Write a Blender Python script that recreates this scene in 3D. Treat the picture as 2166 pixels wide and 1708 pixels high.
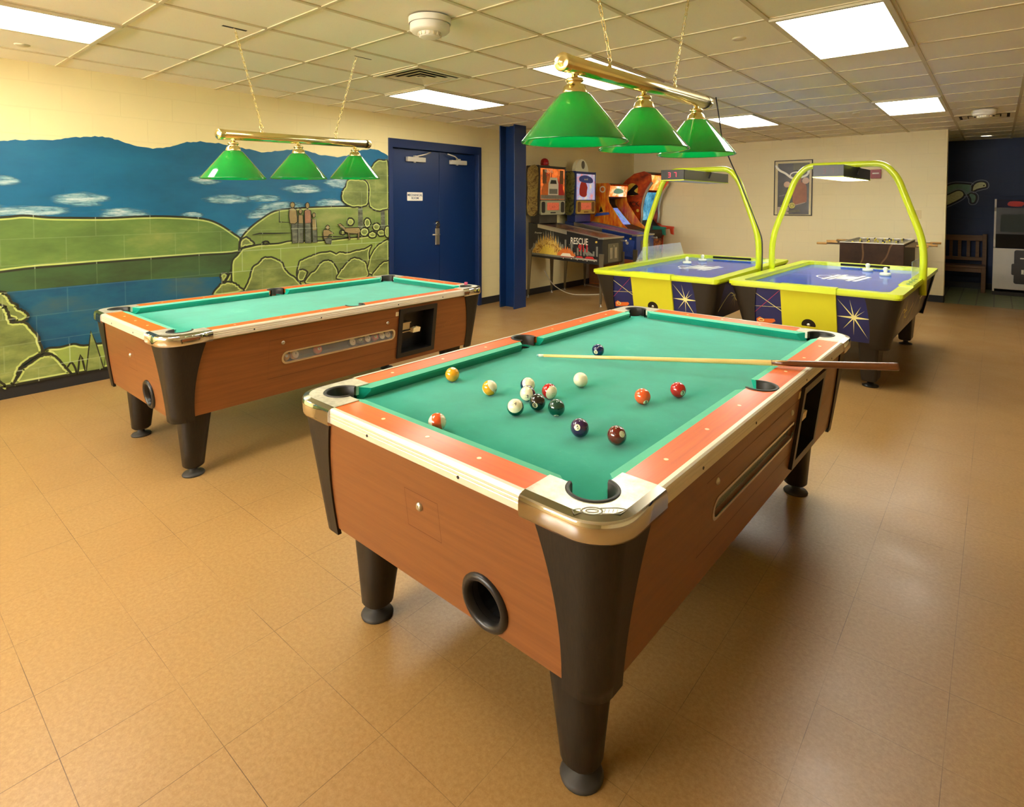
import bpy, math, random
from mathutils import Vector, Matrix, geometry
random.seed(7)
pi = math.pi
for o in list(bpy.data.objects): bpy.data.objects.remove(o)
S = bpy.context.scene
COL = S.collection
# ---------------- camera, world, exposure ----------------
cd = bpy.data.cameras.new('camera'); cam = bpy.data.objects.new('camera', cd); COL.objects.link(cam)
FPX, CX, CY, YAW, PITCH = 1215.2, 1074.4, 473.9, -0.705, -0.037
cd.sensor_fit = 'HORIZONTAL'; cd.sensor_width = 36.0; cd.lens = FPX/2166*36
cd.shift_x = (1083-CX)/2166; cd.shift_y = (CY-854)/2166
cd.clip_start = 0.05; cd.clip_end = 60
cam.location = (0, 0, 1.5); cam.rotation_euler = (pi/2+PITCH, 0, -YAW)
S.camera = cam
w = bpy.data.worlds.new('world'); S.world = w; w.use_nodes = True
w.node_tree.nodes['Background'].inputs[0].default_value = (1, .97, .92, 1)
w.node_tree.nodes['Background'].inputs[1].default_value = 23.0
S.view_settings.view_transform = 'Standard'; S.view_settings.look = 'None'
S.view_settings.gamma = 1; S.view_settings.use_curve_mapping = False
S.view_settings.exposure = 0.72
S.cycles.max_bounces = 7; S.cycles.glossy_bounces = 3; S.cycles.caustics_reflective = False; S.cycles.caustics_refractive = False
S.cycles.use_adaptive_sampling = True; S.cycles.adaptive_threshold = .02
PANEL = 12.5           # strength of the ceiling panels
BULB = 3.0            # watts of each billiard lamp bulb
# ---------------- materials ----------------
def lin(c): return tuple(((v/255)/12.92 if v/255 <= .04045 else ((v/255+.055)/1.055)**2.4) for v in c)
class NT:
    def __init__(s, name):
        s.m = bpy.data.materials.new(name); s.m.use_nodes = True; s.t = s.m.node_tree; s.n = s.t.nodes
        s.b = s.n['Principled BSDF']
    def add(s, ty, **kw):
        n = s.n.new(ty)
        for k, v in kw.items():
            if k.startswith('_'): n.inputs[k[1:].replace('_', ' ')].default_value = v
            else: setattr(n, k, v)
        return n
    def l(s, a, b): s.t.links.new(a, b)
    def coord(s, perm=None, scale=(1, 1, 1), off=(0, 0, 0)):
        c = s.add('ShaderNodeTexCoord').outputs['Object']
        if perm:
            sp = s.add('ShaderNodeSeparateXYZ'); s.l(c, sp.inputs[0]); cb = s.add('ShaderNodeCombineXYZ')
            for i, k in enumerate(perm): s.l(sp.outputs['XYZ'.index(k)], cb.inputs[i])
            c = cb.outputs[0]
        mp = s.add('ShaderNodeMapping'); mp.inputs['Scale'].default_value = scale; mp.inputs['Location'].default_value = off
        s.l(c, mp.inputs[0]); return mp.outputs[0]
    def noise(s, vec, scale, detail=3, rough=.6):
        n = s.add('ShaderNodeTexNoise'); n.inputs['Scale'].default_value = scale; n.inputs['Detail'].default_value = detail
        n.inputs['Roughness'].default_value = rough; s.l(vec, n.inputs['Vector']); return n.outputs['Fac']
    def ramp(s, fac, stops):
        r = s.add('ShaderNodeValToRGB'); e = r.color_ramp.elements
        while len(e) < len(stops): e.new(.5)
        for i, (p, c) in enumerate(stops):
            e[i].position = p; e[i].color = (*c, 1) if not isinstance(c, (int, float)) else (c, c, c, 1)
        s.l(fac, r.inputs[0]); return r.outputs[0]
    def mix(s, fac, a, b, mode='MIX'):
        m = s.add('ShaderNodeMix', data_type='RGBA', blend_type=mode)
        for k, v in ((0, fac), (6, a), (7, b)):
            if hasattr(v, 'links'): s.l(v, m.inputs[k])
            else: m.inputs[k].default_value = (*v, 1) if isinstance(v, tuple) else v
        return m.outputs[2]
    def bump(s, h, strength=.3, dist=.002):
        b = s.add('ShaderNodeBump'); b.inputs['Strength'].default_value = strength; b.inputs['Distance'].default_value = dist
        s.l(h, b.inputs['Height']); s.l(b.outputs[0], s.b.inputs['Normal'])
    def base(s, c):
        if hasattr(c, 'links'): s.l(c, s.b.inputs['Base Color'])
        else: s.b.inputs['Base Color'].default_value = (*c, 1)
    def set(s, **kw):
        for k, v in kw.items(): s.b.inputs[k.replace('_', ' ')].default_value = v
        return s
def simple(name, rgb, rough=.5, metal=0., var=.06, nscale=8., coat=0., bump=0., spec=.5):
    t = NT(name); c = lin(rgb); v = t.coord(); n = t.noise(v, nscale)
    t.base(t.mix(n, tuple(x*(1-var) for x in c), tuple(min(1, x*(1+var)) for x in c)))
    t.set(Roughness=rough, Metallic=metal, Coat_Weight=coat, Specular_IOR_Level=spec)
    if bump: t.bump(t.noise(v, nscale*8), bump, .001)
    return t.m
def emis(name, rgb, st):
    t = NT(name); t.base(lin(rgb)); t.set(Roughness=.5); t.b.inputs['Emission Color'].default_value = (*lin(rgb), 1)
    t.b.inputs['Emission Strength'].default_value = st; return t.m
def wood(name, a, b, perm='YZX', scale=(1.2, 22, 3), rough=.35, coat=.3, spec=.5):
    t = NT(name); v = t.coord(perm, scale); n = t.noise(v, 2.2, 6, .65)
    n2 = t.noise(t.coord(perm, (.6, 60, 8)), 3, 4, .7)
    c = t.ramp(n, [(.3, lin(b)), (.7, lin(a))]); t.base(t.mix(.18, c, t.ramp(n2, [(.35, lin(b)), (.65, lin(a))])))
    t.set(Roughness=rough, Coat_Weight=coat, Coat_Roughness=.12, Specular_IOR_Level=spec); return t.m
def blocks(t, perm, mortar=.006, off=(0, 0, 0)):
    v = t.coord(perm, (1, 1, 1), off)
    b = t.add('ShaderNodeTexBrick'); b.offset = .5; b.inputs['Scale'].default_value = 1; b.inputs['Mortar Size'].default_value = mortar
    b.inputs['Mortar Smooth'].default_value = .5; b.inputs['Brick Width'].default_value = .406; b.inputs['Row Height'].default_value = .2035
    b.inputs['Color1'].default_value = (1, 1, 1, 1); b.inputs['Color2'].default_value = (.93, .93, .93, 1); b.inputs['Mortar'].default_value = (.5, .5, .5, 1)
    t.l(v, b.inputs['Vector']); return b
def blockwall(name, rgb, perm, rough=.55, dark=.965):
    t = NT(name); c = lin(rgb); b = blocks(t, perm); n = t.noise(t.coord(), 1.5)
    base = t.mix(n, tuple(x*.95 for x in c), tuple(min(1, x*1.04) for x in c))
    base = t.mix(b.outputs['Fac'], base, tuple(x*dark for x in c))
    t.base(base); t.set(Roughness=rough)
    inv = t.add('ShaderNodeMath', operation='SUBTRACT'); inv.inputs[0].default_value = 1; t.l(b.outputs['Fac'], inv.inputs[1])
    ad = t.add('ShaderNodeMath', operation='MULTIPLY_ADD'); t.l(t.noise(t.coord(), 90, 2), ad.inputs[0]); ad.inputs[1].default_value = .25; t.l(inv.outputs[0], ad.inputs[2])
    t.bump(ad.outputs[0], .28, .003); return t.m
def paint(name, a, b, c=None, nscale=2.5, joint=(.55, .62, .42), jf=.35, dark=None):
    """mural paint on the block wall: brushed colours, block joints showing through"""
    t = NT(name); v = t.coord('YZX', (.7, 1.6, 1)); n = t.noise(v, nscale, 5, .62)
    st = [(.3, lin(a)), (.52, lin(b))] + ([(.72, lin(c))] if c else [])
    col = t.ramp(n, st); n2 = t.noise(t.coord('YZX', (6, 22, 1)), 2, 3, .7)
    col = t.mix(t.ramp(n2, [(.35, 0.), (.75, .3)]), col, lin(b))
    bk = blocks(t, 'YZX', .005)
    f = t.add('ShaderNodeMath', operation='MULTIPLY'); t.l(bk.outputs['Fac'], f.inputs[0]); f.inputs[1].default_value = jf
    t.base(t.mix(f.outputs[0], col, joint)); t.set(Roughness=.5)
    inv = t.add('ShaderNodeMath', operation='SUBTRACT'); inv.inputs[0].default_value = 1; t.l(bk.outputs['Fac'], inv.inputs[1])
    t.bump(inv.outputs[0], .12, .003); return t.m
# ---------------- mesh builder ----------------
class MB:
    def __init__(s): s.v = []; s.f = []; s.mi = []; s.sm = []; s.k = 0; s.smooth = False
    def add(s, vs, fs, M=None, k=None, smooth=None):
        o = len(s.v); s.v += [tuple(M @ Vector(p)) if M is not None else tuple(p) for p in vs]
        for f in fs:
            s.f.append([i+o for i in f]); s.mi.append(s.k if k is None else k); s.sm.append(s.smooth if smooth is None else smooth)
        return s
    def box(s, a, b, k=None, M=None):
        x0, y0, z0 = a; x1, y1, z1 = b
        return s.add([(x0,y0,z0),(x1,y0,z0),(x1,y1,z0),(x0,y1,z0),(x0,y0,z1),(x1,y0,z1),(x1,y1,z1),(x0,y1,z1)],
              [(0,3,2,1),(4,5,6,7),(0,1,5,4),(1,2,6,5),(2,3,7,6),(3,0,4,7)], M, k, False)
    def hexa(s, vs, k=None, M=None):
        return s.add(vs, [(0,3,2,1),(4,5,6,7),(0,1,5,4),(1,2,6,5),(2,3,7,6),(3,0,4,7)], M, k, False)
    def poly(s, pts, k=None, M=None, smooth=False):
        return s.add(pts, [list(range(len(pts)))], M, k, smooth)
    def plate(s, outer, holes=(), z0=0, z1=.01, M=None, k=None, ks=None, back=True):
        """flat plate with holes in (u,v), thickness w z0..z1; M may be a function (u,v,w)->xyz"""
        loops = [list(outer)]+[list(h) for h in holes]
        tri = geometry.tessellate_polygon([[Vector((p[0], p[1], 0)) for p in L] for L in loops])
        fl = [p for L in loops for p in L]; n = len(fl)
        f = M if callable(M) else (lambda u, v, w: M @ Vector((u, v, w))) if M is not None else (lambda u, v, w: (u, v, w))
        vs = [tuple(f(p[0], p[1], z1)) for p in fl] + [tuple(f(p[0], p[1], z0)) for p in fl]
        def up(t):
            a, b, c = (fl[i] for i in t); return ((b[0]-a[0])*(c[1]-a[1])-(b[1]-a[1])*(c[0]-a[0])) > 0
        tri = [t if up(t) else (t[0], t[2], t[1]) for t in tri]
        s.add(vs, [tuple(t) for t in tri], None, k, False)
        o = len(s.v)-2*n
        if back:
            for t in tri: s.f.append([o+n+t[0], o+n+t[2], o+n+t[1]]); s.mi.append(s.k if k is None else k); s.sm.append(False)
        i = 0
        for L in loops:
            m = len(L)
            for j in range(m):
                a, b = i+j, i+(j+1) % m
                s.f.append([o+a, o+b, o+n+b, o+n+a]); s.mi.append((s.k if k is None else k) if ks is None else ks); s.sm.append(False)
            i += m
        return s
    def lathe(s, prof, seg=32, M=None, k=None, smooth=True, a0=0, a1=2*pi):
        full = abs(a1-a0-2*pi) < 1e-6; ns = seg if full else seg+1; vs = []
        for r, z in prof:
            for i in range(ns):
                a = a0+(a1-a0)*i/seg; vs.append((r*math.cos(a), r*math.sin(a), z))
        fs = []
        for j in range(len(prof)-1):
            for i in range(seg):
                a, b = j*ns+i, j*ns+(i+1) % ns; fs.append((a, b, b+ns, a+ns))
        return s.add(vs, fs, M, k, smooth)
    def disc(s, r, z, seg=32, M=None, k=None):
        return s.add([(r*math.cos(2*pi*i/seg), r*math.sin(2*pi*i/seg), z) for i in range(seg)], [list(range(seg))], M, k, False)
    def cyl(s, r, z0, z1, seg=24, M=None, k=None, r1=None):
        r1 = r if r1 is None else r1
        s.lathe([(r, z0), (r1, z1)], seg, M, k); s.add([(r1*math.cos(2*pi*i/seg), r1*math.sin(2*pi*i/seg), z1) for i in range(seg)], [list(range(seg))], M, k, False)
        return s.add([(r*math.cos(2*pi*i/seg), r*math.sin(2*pi*i/seg), z0) for i in range(seg)], [list(range(seg))[::-1]], M, k, False)
    def tube(s, pts, r, seg=10, k=None, closed=False, cap=True, M=None):
        P = [Vector(p) for p in pts]; n = len(P); rr = r if isinstance(r, (list, tuple)) else [r]*n
        vs = []; T0 = None; N = None
        for i in range(n):
            if closed: T = (P[(i+1) % n]-P[i-1]).normalized()
            else: T = (P[min(i+1, n-1)]-P[max(i-1, 0)]).normalized()
            if N is None:
                N = T.orthogonal().normalized()
            else:
                N = (N-T*N.dot(T)); N = N.normalized() if N.length > 1e-6 else T.orthogonal().normalized()
            Bn = T.cross(N)
            for j in range(seg):
                a = 2*pi*j/seg; vs.append(tuple(P[i]+(N*math.cos(a)+Bn*math.sin(a))*rr[i]))
        fs = []
        for i in range(n if closed else n-1):
            for j in range(seg):
                a, b = i*seg+j, i*seg+(j+1) % seg; c = ((i+1) % n)*seg
                fs.append((a, b, c+(j+1) % seg, c+j))
        if cap and not closed: fs += [tuple(range(seg))[::-1], tuple(range((n-1)*seg, n*seg))]
        return s.add(vs, fs, M, k, True)
    def sphere(s, c, r, k=None, seg=16, rings=10, M=None, sc=(1, 1, 1)):
        vs = []
        for i in range(rings+1):
            th = pi*i/rings
            for j in range(seg): vs.append((c[0]+sc[0]*r*math.sin(th)*math.cos(2*pi*j/seg), c[1]+sc[1]*r*math.sin(th)*math.sin(2*pi*j/seg), c[2]+sc[2]*r*math.cos(th)))
        fs = [(i*seg+j, (i+1)*seg+j, (i+1)*seg+(j+1) % seg, i*seg+(j+1) % seg) for i in range(rings) for j in range(seg)]
        return s.add(vs, fs, M, k, True)
    def build(s, name, mats, parent=None, loc=None, rot=None, auto=True):
        me = bpy.data.meshes.new(name); me.from_pydata(s.v, [], s.f)
        for m in (mats if isinstance(mats, (list, tuple)) else [mats]): me.materials.append(m)
        me.polygons.foreach_set('material_index', s.mi); me.polygons.foreach_set('use_smooth', s.sm)
        me.validate(); me.update()
        o = bpy.data.objects.new(name, me); COL.objects.link(o)
        if parent: o.parent = parent
        if loc: o.location = loc
        if rot: o.rotation_euler = rot
        return o
def thing(name, label, cat, loc=(0, 0, 0), rz=0, group=None):
    o = bpy.data.objects.new(name, None); COL.objects.link(o); o.empty_display_size = .1
    o.location = loc; o.rotation_euler = (0, 0, rz); return tag(o, label, cat, group)
def tag(o, label, cat, group=None):
    o['label'] = label; o['category'] = cat
    if group: o['group'] = group
    return o
def struct(o): o['kind'] = 'structure'; return o
def copy_tree(o, parent=None):
    c = o.copy(); COL.objects.link(c)
    if parent: c.parent = parent
    for ch in list(o.children): copy_tree(ch, c)
    return c
def bevel(o, w=.004, seg=2):
    m = o.modifiers.new('bevel', 'BEVEL'); m.width = w; m.segments = seg; m.limit_method = 'ANGLE'; m.angle_limit = .7; return o
def arc(cx, cy, r, a0, a1, n=10): return [(cx+r*math.cos(math.radians(a0+(a1-a0)*i/n)), cy+r*math.sin(math.radians(a0+(a1-a0)*i/n))) for i in range(n+1)]
def circ(cx, cy, r, n=24, ry=None): return [(cx+r*math.cos(2*pi*i/n), cy+(ry or r)*math.sin(2*pi*i/n)) for i in range(n)]
def rrect(x0, y0, x1, y1, r, n=5): return arc(x1-r, y1-r, r, 0, 90, n)+arc(x0+r, y1-r, r, 90, 180, n)+arc(x0+r, y0+r, r, 180, 270, n)+arc(x1-r, y0+r, r, 270, 360, n)
def rect(x0, y0, x1, y1): return [(x0, y0), (x1, y0), (x1, y1), (x0, y1)]
def fillet(pts, r, n=6):
    P = [Vector(p) for p in pts]; out = [P[0]]
    for i in range(1, len(P)-1):
        a = (P[i-1]-P[i]); b = (P[i+1]-P[i]); d = min(r, a.length*.45, b.length*.45)
        A = P[i]+a.normalized()*d; Bv = P[i]+b.normalized()*d
        for j in range(n+1):
            t = j/n; out.append(A*(1-t)**2+P[i]*2*t*(1-t)+Bv*t*t)
    out.append(P[-1]); return out
def smooth2(pts, closed=True, sub=4, jit=0.):
    n = len(pts); out = []
    for i in range(n if closed else n-1):
        g = (lambda k: pts[k % n]) if closed else (lambda k: pts[max(0, min(n-1, k))])
        p0, p1, p2, p3 = g(i-1), g(i), g(i+1), g(i+2)
        for j in range(sub):
            t = j/sub
            q = [0.5*((2*p1[k])+(-p0[k]+p2[k])*t+(2*p0[k]-5*p1[k]+4*p2[k]-p3[k])*t*t+(-p0[k]+3*p1[k]-3*p2[k]+p3[k])*t**3) for k in (0, 1)]
            if jit: q = [q[0]+random.uniform(-jit, jit), q[1]+random.uniform(-jit, jit)]
            out.append(tuple(q))
    if not closed: out.append(tuple(pts[-1]))
    return out
def ribbon(mb, pts, wd, M, k, closed=True, off=0., w=0.):
    """painted stroke along a polyline in (u,v)"""
    n = len(pts); L = []
    for i in range(n):
        a = pts[i-1] if closed or i else pts[i]; b = pts[(i+1) % n] if closed or i < n-1 else pts[i]
        d = Vector((b[0]-a[0], b[1]-a[1])); d = d.normalized() if d.length > 1e-9 else Vector((1, 0)); nn = Vector((-d.y, d.x)); p = Vector(pts[i][:2])
        q = wd/2 if closed or 0 < i < n-1 else wd/5
        L.append((p+nn*(off-q), p+nn*(off+q)))
    vs = [M(p.x, p.y, w) for a in L for p in a]
    fs = [(2*i, 2*((i+1) % n), 2*((i+1) % n)+1, 2*i+1) for i in range(n if closed else n-1)]
    mb.add(vs, fs, None, k, False)
_tc = {}
def textgeo(body, size=1., bold=0., align='CENTER', shear=0.):
    key = (body, bold, shear)
    if key not in _tc:
        cu = bpy.data.curves.new('t', 'FONT'); cu.body = body; cu.size = 1; cu.offset = bold; cu.shear = shear; cu.align_x = 'CENTER'; cu.align_y = 'CENTER'
        cu.resolution_u = 3
        ob = bpy.data.objects.new('t', cu); COL.objects.link(ob)
        me = bpy.data.meshes.new_from_object(ob.evaluated_get(bpy.context.evaluated_depsgraph_get()))
        _tc[key] = ([tuple(v.co) for v in me.vertices], [tuple(p.vertices) for p in me.polygons])
        bpy.data.objects.remove(ob); bpy.data.curves.remove(cu); bpy.data.meshes.remove(me)
    v, f = _tc[key]
    return [(a*size, b*size) for a, b, c in v], f
def text(mb, body, size, M, u, v, w, k, bold=0., sx=1., rot=0., shear=0.):
    vs, fs = textgeo(body, size, bold, shear=shear); c, s_ = math.cos(rot), math.sin(rot)
    mb.add([M(u+(a*sx*c-b*s_), v+(a*sx*s_+b*c), w) for a, b in vs], fs, None, k, False)
# plane maps (u,v,w): w = height off the surface
def onXp(x): return lambda u, v, w: (x+w, u, v)        # facing +X, u=Y
def onYm(y): return lambda u, v, w: (u, y-w, v)        # facing -Y, u=X
def onZ(z): return lambda u, v, w: (u, v, z+w)
XW, YB, ZC, YF = -5.735, 10.76, 2.59, 12.9
GX0, GY0, G = -5.94, 1.189, .6096
# ---------------- room materials ----------------
m_wall_l = blockwall('cream_block_left', (238, 221, 162), 'YZX')
m_wall_b = blockwall('cream_block_back', (242, 228, 180), 'XZY')
m_wall_f = blockwall('navy_block', (4, 36, 78), 'XZY', .55, 1.15)
def floor_mat():
    t = NT('vinyl_tile'); v = t.coord(None, (1, 1, 1), (2.194, -.355, 0))
    b = t.add('ShaderNodeTexBrick'); b.offset = 0; b.inputs['Scale'].default_value = 1; b.inputs['Mortar Size'].default_value = .0011; b.inputs['Mortar Smooth'].default_value = .4
    b.inputs['Brick Width'].default_value = .3028; b.inputs['Row Height'].default_value = .3028
    b.inputs['Color1'].default_value = (.0, .0, .0, 1); b.inputs['Color2'].default_value = (1, 1, 1, 1); b.inputs['Mortar'].default_value = (.5, .5, .5, 1); t.l(v, b.inputs['Vector'])
    o = t.coord(); big = t.noise(o, .8, 2); sp = t.noise(o, 70, 4, .75); sp2 = t.noise(o, 190, 2, .6)
    c = t.mix(t.ramp(sp, [(.38, 0.), (.66, 1.)]), lin((150, 114, 64)), lin((168, 133, 83)))
    c = t.mix(t.ramp(sp2, [(.62, 0.), (.72, .4)]), c, lin((192, 158, 104)))
    c = t.mix(t.ramp(sp2, [(.26, .4), (.33, 0.)]), c, lin((108, 76, 38)))
    c = t.mix(t.ramp(b.outputs['Color'], [(0, 0.), (1, .10)]), c, lin((146, 108, 58)))
    c = t.mix(t.ramp(big, [(.35, 0.), (.7, .2)]), c, lin((152, 112, 60)))
    seam = t.ramp(t.noise(o, 1.1, 3, .7), [(.38, .12), (.62, .9)])
    f = t.add('ShaderNodeMath', operation='MULTIPLY'); t.l(b.outputs['Fac'], f.inputs[0]); t.l(seam, f.inputs[1])
    t.base(t.mix(f.outputs[0], c, lin((70, 45, 22))))
    t.l(t.ramp(t.noise(o, 2.2, 4), [(.3, .3), (.7, .42)]), t.b.inputs['Roughness']); t.set(Specular_IOR_Level=.45)
    t.bump(t.noise(o, 14, 3), .05, .002); return t.m
m_floor = floor_mat()
def ctile_mat():
    t = NT('ceramic_tile'); b = t.add('ShaderNodeTexBrick'); b.offset = 0; t.l(t.coord(), b.inputs['Vector'])
    b.inputs['Scale'].default_value = 1; b.inputs['Mortar Size'].default_value = .008; b.inputs['Brick Width'].default_value = .203; b.inputs['Row Height'].default_value = .203
    b.inputs['Color1'].default_value = (*lin((118, 128, 88)), 1); b.inputs['Color2'].default_value = (*lin((128, 136, 96)), 1); b.inputs['Mortar'].default_value = (*lin((80, 84, 62)), 1)
    t.base(b.outputs['Color']); t.set(Roughness=.4); return t.m
def ceil_mat():
    t = NT('mineral_fibre_tile'); o = t.coord(); c = lin((249, 243, 222))
    n = t.noise(o, 130, 3, .8); a = t.mix(t.ramp(n, [(.30, 1.), (.36, 0.)]), c, lin((222, 208, 176)))
    a = t.mix(t.ramp(t.noise(o, .7, 2), [(.4, 0.), (.7, .25)]), a, lin((244, 236, 212)))
    t.base(a); t.set(Roughness=.9, Specular_IOR_Level=.2); t.bump(n, .25, .003); return t.m
m_ceil = ceil_mat()
m_tbar = simple('grid_bar', (216, 203, 165), .5, var=.02)
m_base = simple('black_vinyl_base', (30, 32, 34), .4)
m_navy = simple('navy_enamel', (12, 42, 88), .28, var=.08, nscale=2.)
m_navy2 = simple('navy_frame_enamel', (22, 42, 84), .35, var=.05)
m_chrome = simple('chrome', (225, 225, 225), .09, 1., var=.02)
m_steel = simple('satin_steel', (196, 190, 175), .32, 1., var=.05, nscale=30)
m_brass = simple('polished_brass', (240, 224, 160), .2, 1., var=.04)
m_black = simple('black_plastic', (26, 24, 22), .35)
m_dark = simple('dark_void', (10, 9, 8), .8)
m_white = simple('white_enamel', (238, 232, 214), .5, var=.03)
m_rubber = simple('grey_rubber', (46, 42, 36), .6)
m_red = simple('red_plastic', (170, 22, 20), .25)
# ---------------- structure ----------------
mb = MB(); mb.box((XW-.3, -3.6, -.1), (4.0, YB, 0)); struct(mb.build('floor', m_floor))
mb = MB(); mb.box((-1.6, YB, -.1), (4.0, YF+.2, .001)); struct(mb.build('floor_tiled', ctile_mat()))
mb = MB(); mb.box((XW-.3, -3.6, ZC), (4.0, YF+.2, ZC+.1)); struct(mb.build('ceiling', m_ceil))
mb = MB()
for i in range(1, 17):
    x = GX0+G*i
    if x < 4: mb.box((x-.0125, -3.6, ZC-.007), (x+.0125, YF, ZC+.002))
for j in range(-7, 20):
    y = GY0+G*j
    if -3.6 < y < YF: mb.box((XW, y-.012, ZC-.006), (4, y+.012, ZC+.002))
struct(mb.build('trim_1', m_tbar))
DY0, DY1, DZ = 4.46, 6.125, 2.30
mb = MB(); mb.plate(rect(-3.6, 0, YB+.2, ZC), [rect(DY0+.02, .002, DY1-.02, DZ-.02)], -.2, 0, onXp(XW)); struct(mb.build('wall_left', m_wall_l))
mb = MB(); mb.box((XW-.2, YB, 0), (-.58, YB+.2, ZC)); struct(mb.build('wall_back', m_wall_b))
mb = MB(); mb.box((-1.6, YF, 0), (4.0, YF+.2, ZC)); struct(mb.build('wall_far', m_wall_f))
mb = MB(); mb.box((4.0, -3.6, 0), (4.2, YF+.2, ZC)); struct(mb.build('wall_right', blockwall('cream_block_right', (242, 228, 180), 'YZX')))
FILL_WIN = [(-5.5, -3.5), (-3.3, -1.3)]  # unseen rear windows, added to brighten ceiling and walls
mb = MB(); mb.plate(rect(XW-.2, 0, 4.2, ZC), [rect(a, 1.5, b, 2.4) for a, b in FILL_WIN], 0, .2, lambda u, v, w: (u, -3.6-w, v)); struct(mb.build('wall_rear', m_wall_b))
m_pane = NT('clear_pane'); m_pane.base((1, 1, 1)); m_pane.set(Roughness=.02, Alpha=.06); m_pane = m_pane.m
for k, (a, b) in enumerate(FILL_WIN):
    mb = MB(); c = (a+b)/2; mb.plate(rect(a, 1.5, b, 2.4), [rect(a+.05, 1.55, c-.025, 2.35), rect(c+.025, 1.55, b-.05, 2.35)], .05, .12, lambda u, v, w: (u, -3.6-w, v)); wf = struct(mb.build('window_%d' % (k+1), m_white))
    mb = MB(); mb.box((a+.05, -3.69, 1.55), (b-.05, -3.685, 2.35)); mb.build('pane', m_pane, wf)
    pl = bpy.data.lights.new('window_portal', 'AREA'); pl.shape = 'RECTANGLE'; pl.size = b-a; pl.size_y = .9; pl.cycles.is_portal = True
    po_ = bpy.data.objects.new('window_portal', pl); COL.objects.link(po_); po_.location = (c, -3.83, 1.95); po_.rotation_euler = (pi/2, 0, pi)
mb = MB(); mb.box((-1.7, YB+.2, 0), (-1.6, YF, ZC)); struct(mb.build('wall_nook', blockwall('navy_block_side', (4, 36, 78), 'YZX', .55, 1.15)))
for nm, a, b in (('baseboard_left', (XW, -3.6, 0), (XW+.008, DY0, .102)), ('baseboard_left', (XW, DY1, 0), (XW+.008, YB, .102)), ('baseboard_back', (XW, YB-.008, 0), (-.572, YB, .102)), ('baseboard_end', (-.58, YB-.008, 0), (-.572, YB+.2, .102)), ('baseboard_far', (-1.6, YF-.008, 0), (4, YF, .102))):
    mb = MB(); mb.box(a, b); struct(mb.build(nm, m_base))
# H-section steel column
mb = MB(); cx0, cy0 = -5.27, 6.30
mb.box((cx0+.12, cy0-.13, 0), (cx0+.14, cy0+.13, ZC)); mb.box((cx0-.14, cy0-.13, 0), (cx0-.12, cy0+.13, ZC)); mb.box((cx0-.12, cy0-.012, 0), (cx0+.12, cy0+.012, ZC))
struct(bevel(mb.build('column', m_navy), .003))
# ---------------- double door ----------------
dr = bpy.data.objects.new('door_1', None); COL.objects.link(dr); dr.location = (XW, 5.29, 0); dr['kind'] = 'structure'
mb = MB(); y0, y1 = DY0-5.29, DY1-5.29
mb.plate([(y0, 0), (y0, DZ), (y1, DZ), (y1, 0), (y1-.06, 0), (y1-.06, DZ-.11), (y0+.06, DZ-.11), (y0+.06, 0)], (), -.12, .02, onXp(0)); bevel(mb.build('door_frame', m_navy2, dr), .003)
ym = 5.36-5.29
mb = MB(); mb.box((-.19, y0+.025, .003), (-.125, y1-.025, DZ-.03)); mb.build('door_stop', m_dark, dr)  # dark backing added to block outside light through the door gaps
for a, b in ((y0+.063, ym-.003), (ym+.003, y1-.063)):
    mb = MB(); mb.box((-.10, a, .008), (-.055, b, DZ-.115)); bevel(mb.build('door_leaf', m_navy, dr), .002)
m_closer = simple('aluminium_paint', (206, 200, 180), .4, .2)
for c, s_ in ((4.93-5.29, 1), (5.70-5.29, 1)):
    cl = MB(); cl.box((-.055, c-.15, 2.03), (-.004, c+.15, 2.09)); cl.cyl(.018, 2.02, 2.03, 12, Matrix.Translation((-.03, c-.02, 0)))
    co = bevel(cl.build('door_closer', m_closer, dr), .004)
    am = MB(); d = .22 if c < 0 else -.2
    am.tube([(-.03, c, 2.10), (.03, c+d*.6, 2.135), (-.01, c+d*1.1, 2.165)], .009, 8); am.box((-.045, c-.03, 2.085), (-.01, c+.03, 2.11)); am.build('closer_arm', m_closer, co)
mb = MB(); yl = 5.315-5.29
mb.box((-.055, yl-.035, .93), (-.035, yl+.035, 1.15)); bevel(mb.build('lock_plate', m_steel, dr), .004)
mb = MB(); mb.tube([(-.035, yl, 1.07), (.0, yl, 1.07), (.005, yl-.13, 1.07)], .011, 8); mb.build('door_handle', m_steel, dr)
mb = MB(); mb.cyl(.034, 0, .025, 20, Matrix.Translation((-.055, yl, 1.20)) @ Matrix.Rotation(pi/2, 4, 'Y')); mb.box((-.055, yl-.03, 1.15), (-.04, yl+.03, 1.25)); mb.build('deadbolt', m_chrome, dr)
sg = MB(); M = onXp(XW-.055)
sg.plate(rrect(4.80, 1.525, 5.06, 1.635, .008), (), 0, .004, M, 0)
text(sg, 'MECHANICAL', .040, M, 4.93, 1.598, .0045, 1, .02); text(sg, 'ROOM', .040, M, 4.93, 1.558, .0045, 1, .02)
tag(sg.build('door_sign', [m_white, m_navy2]), 'small white sign reading MECHANICAL ROOM on the dark blue double door', 'sign')
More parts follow.
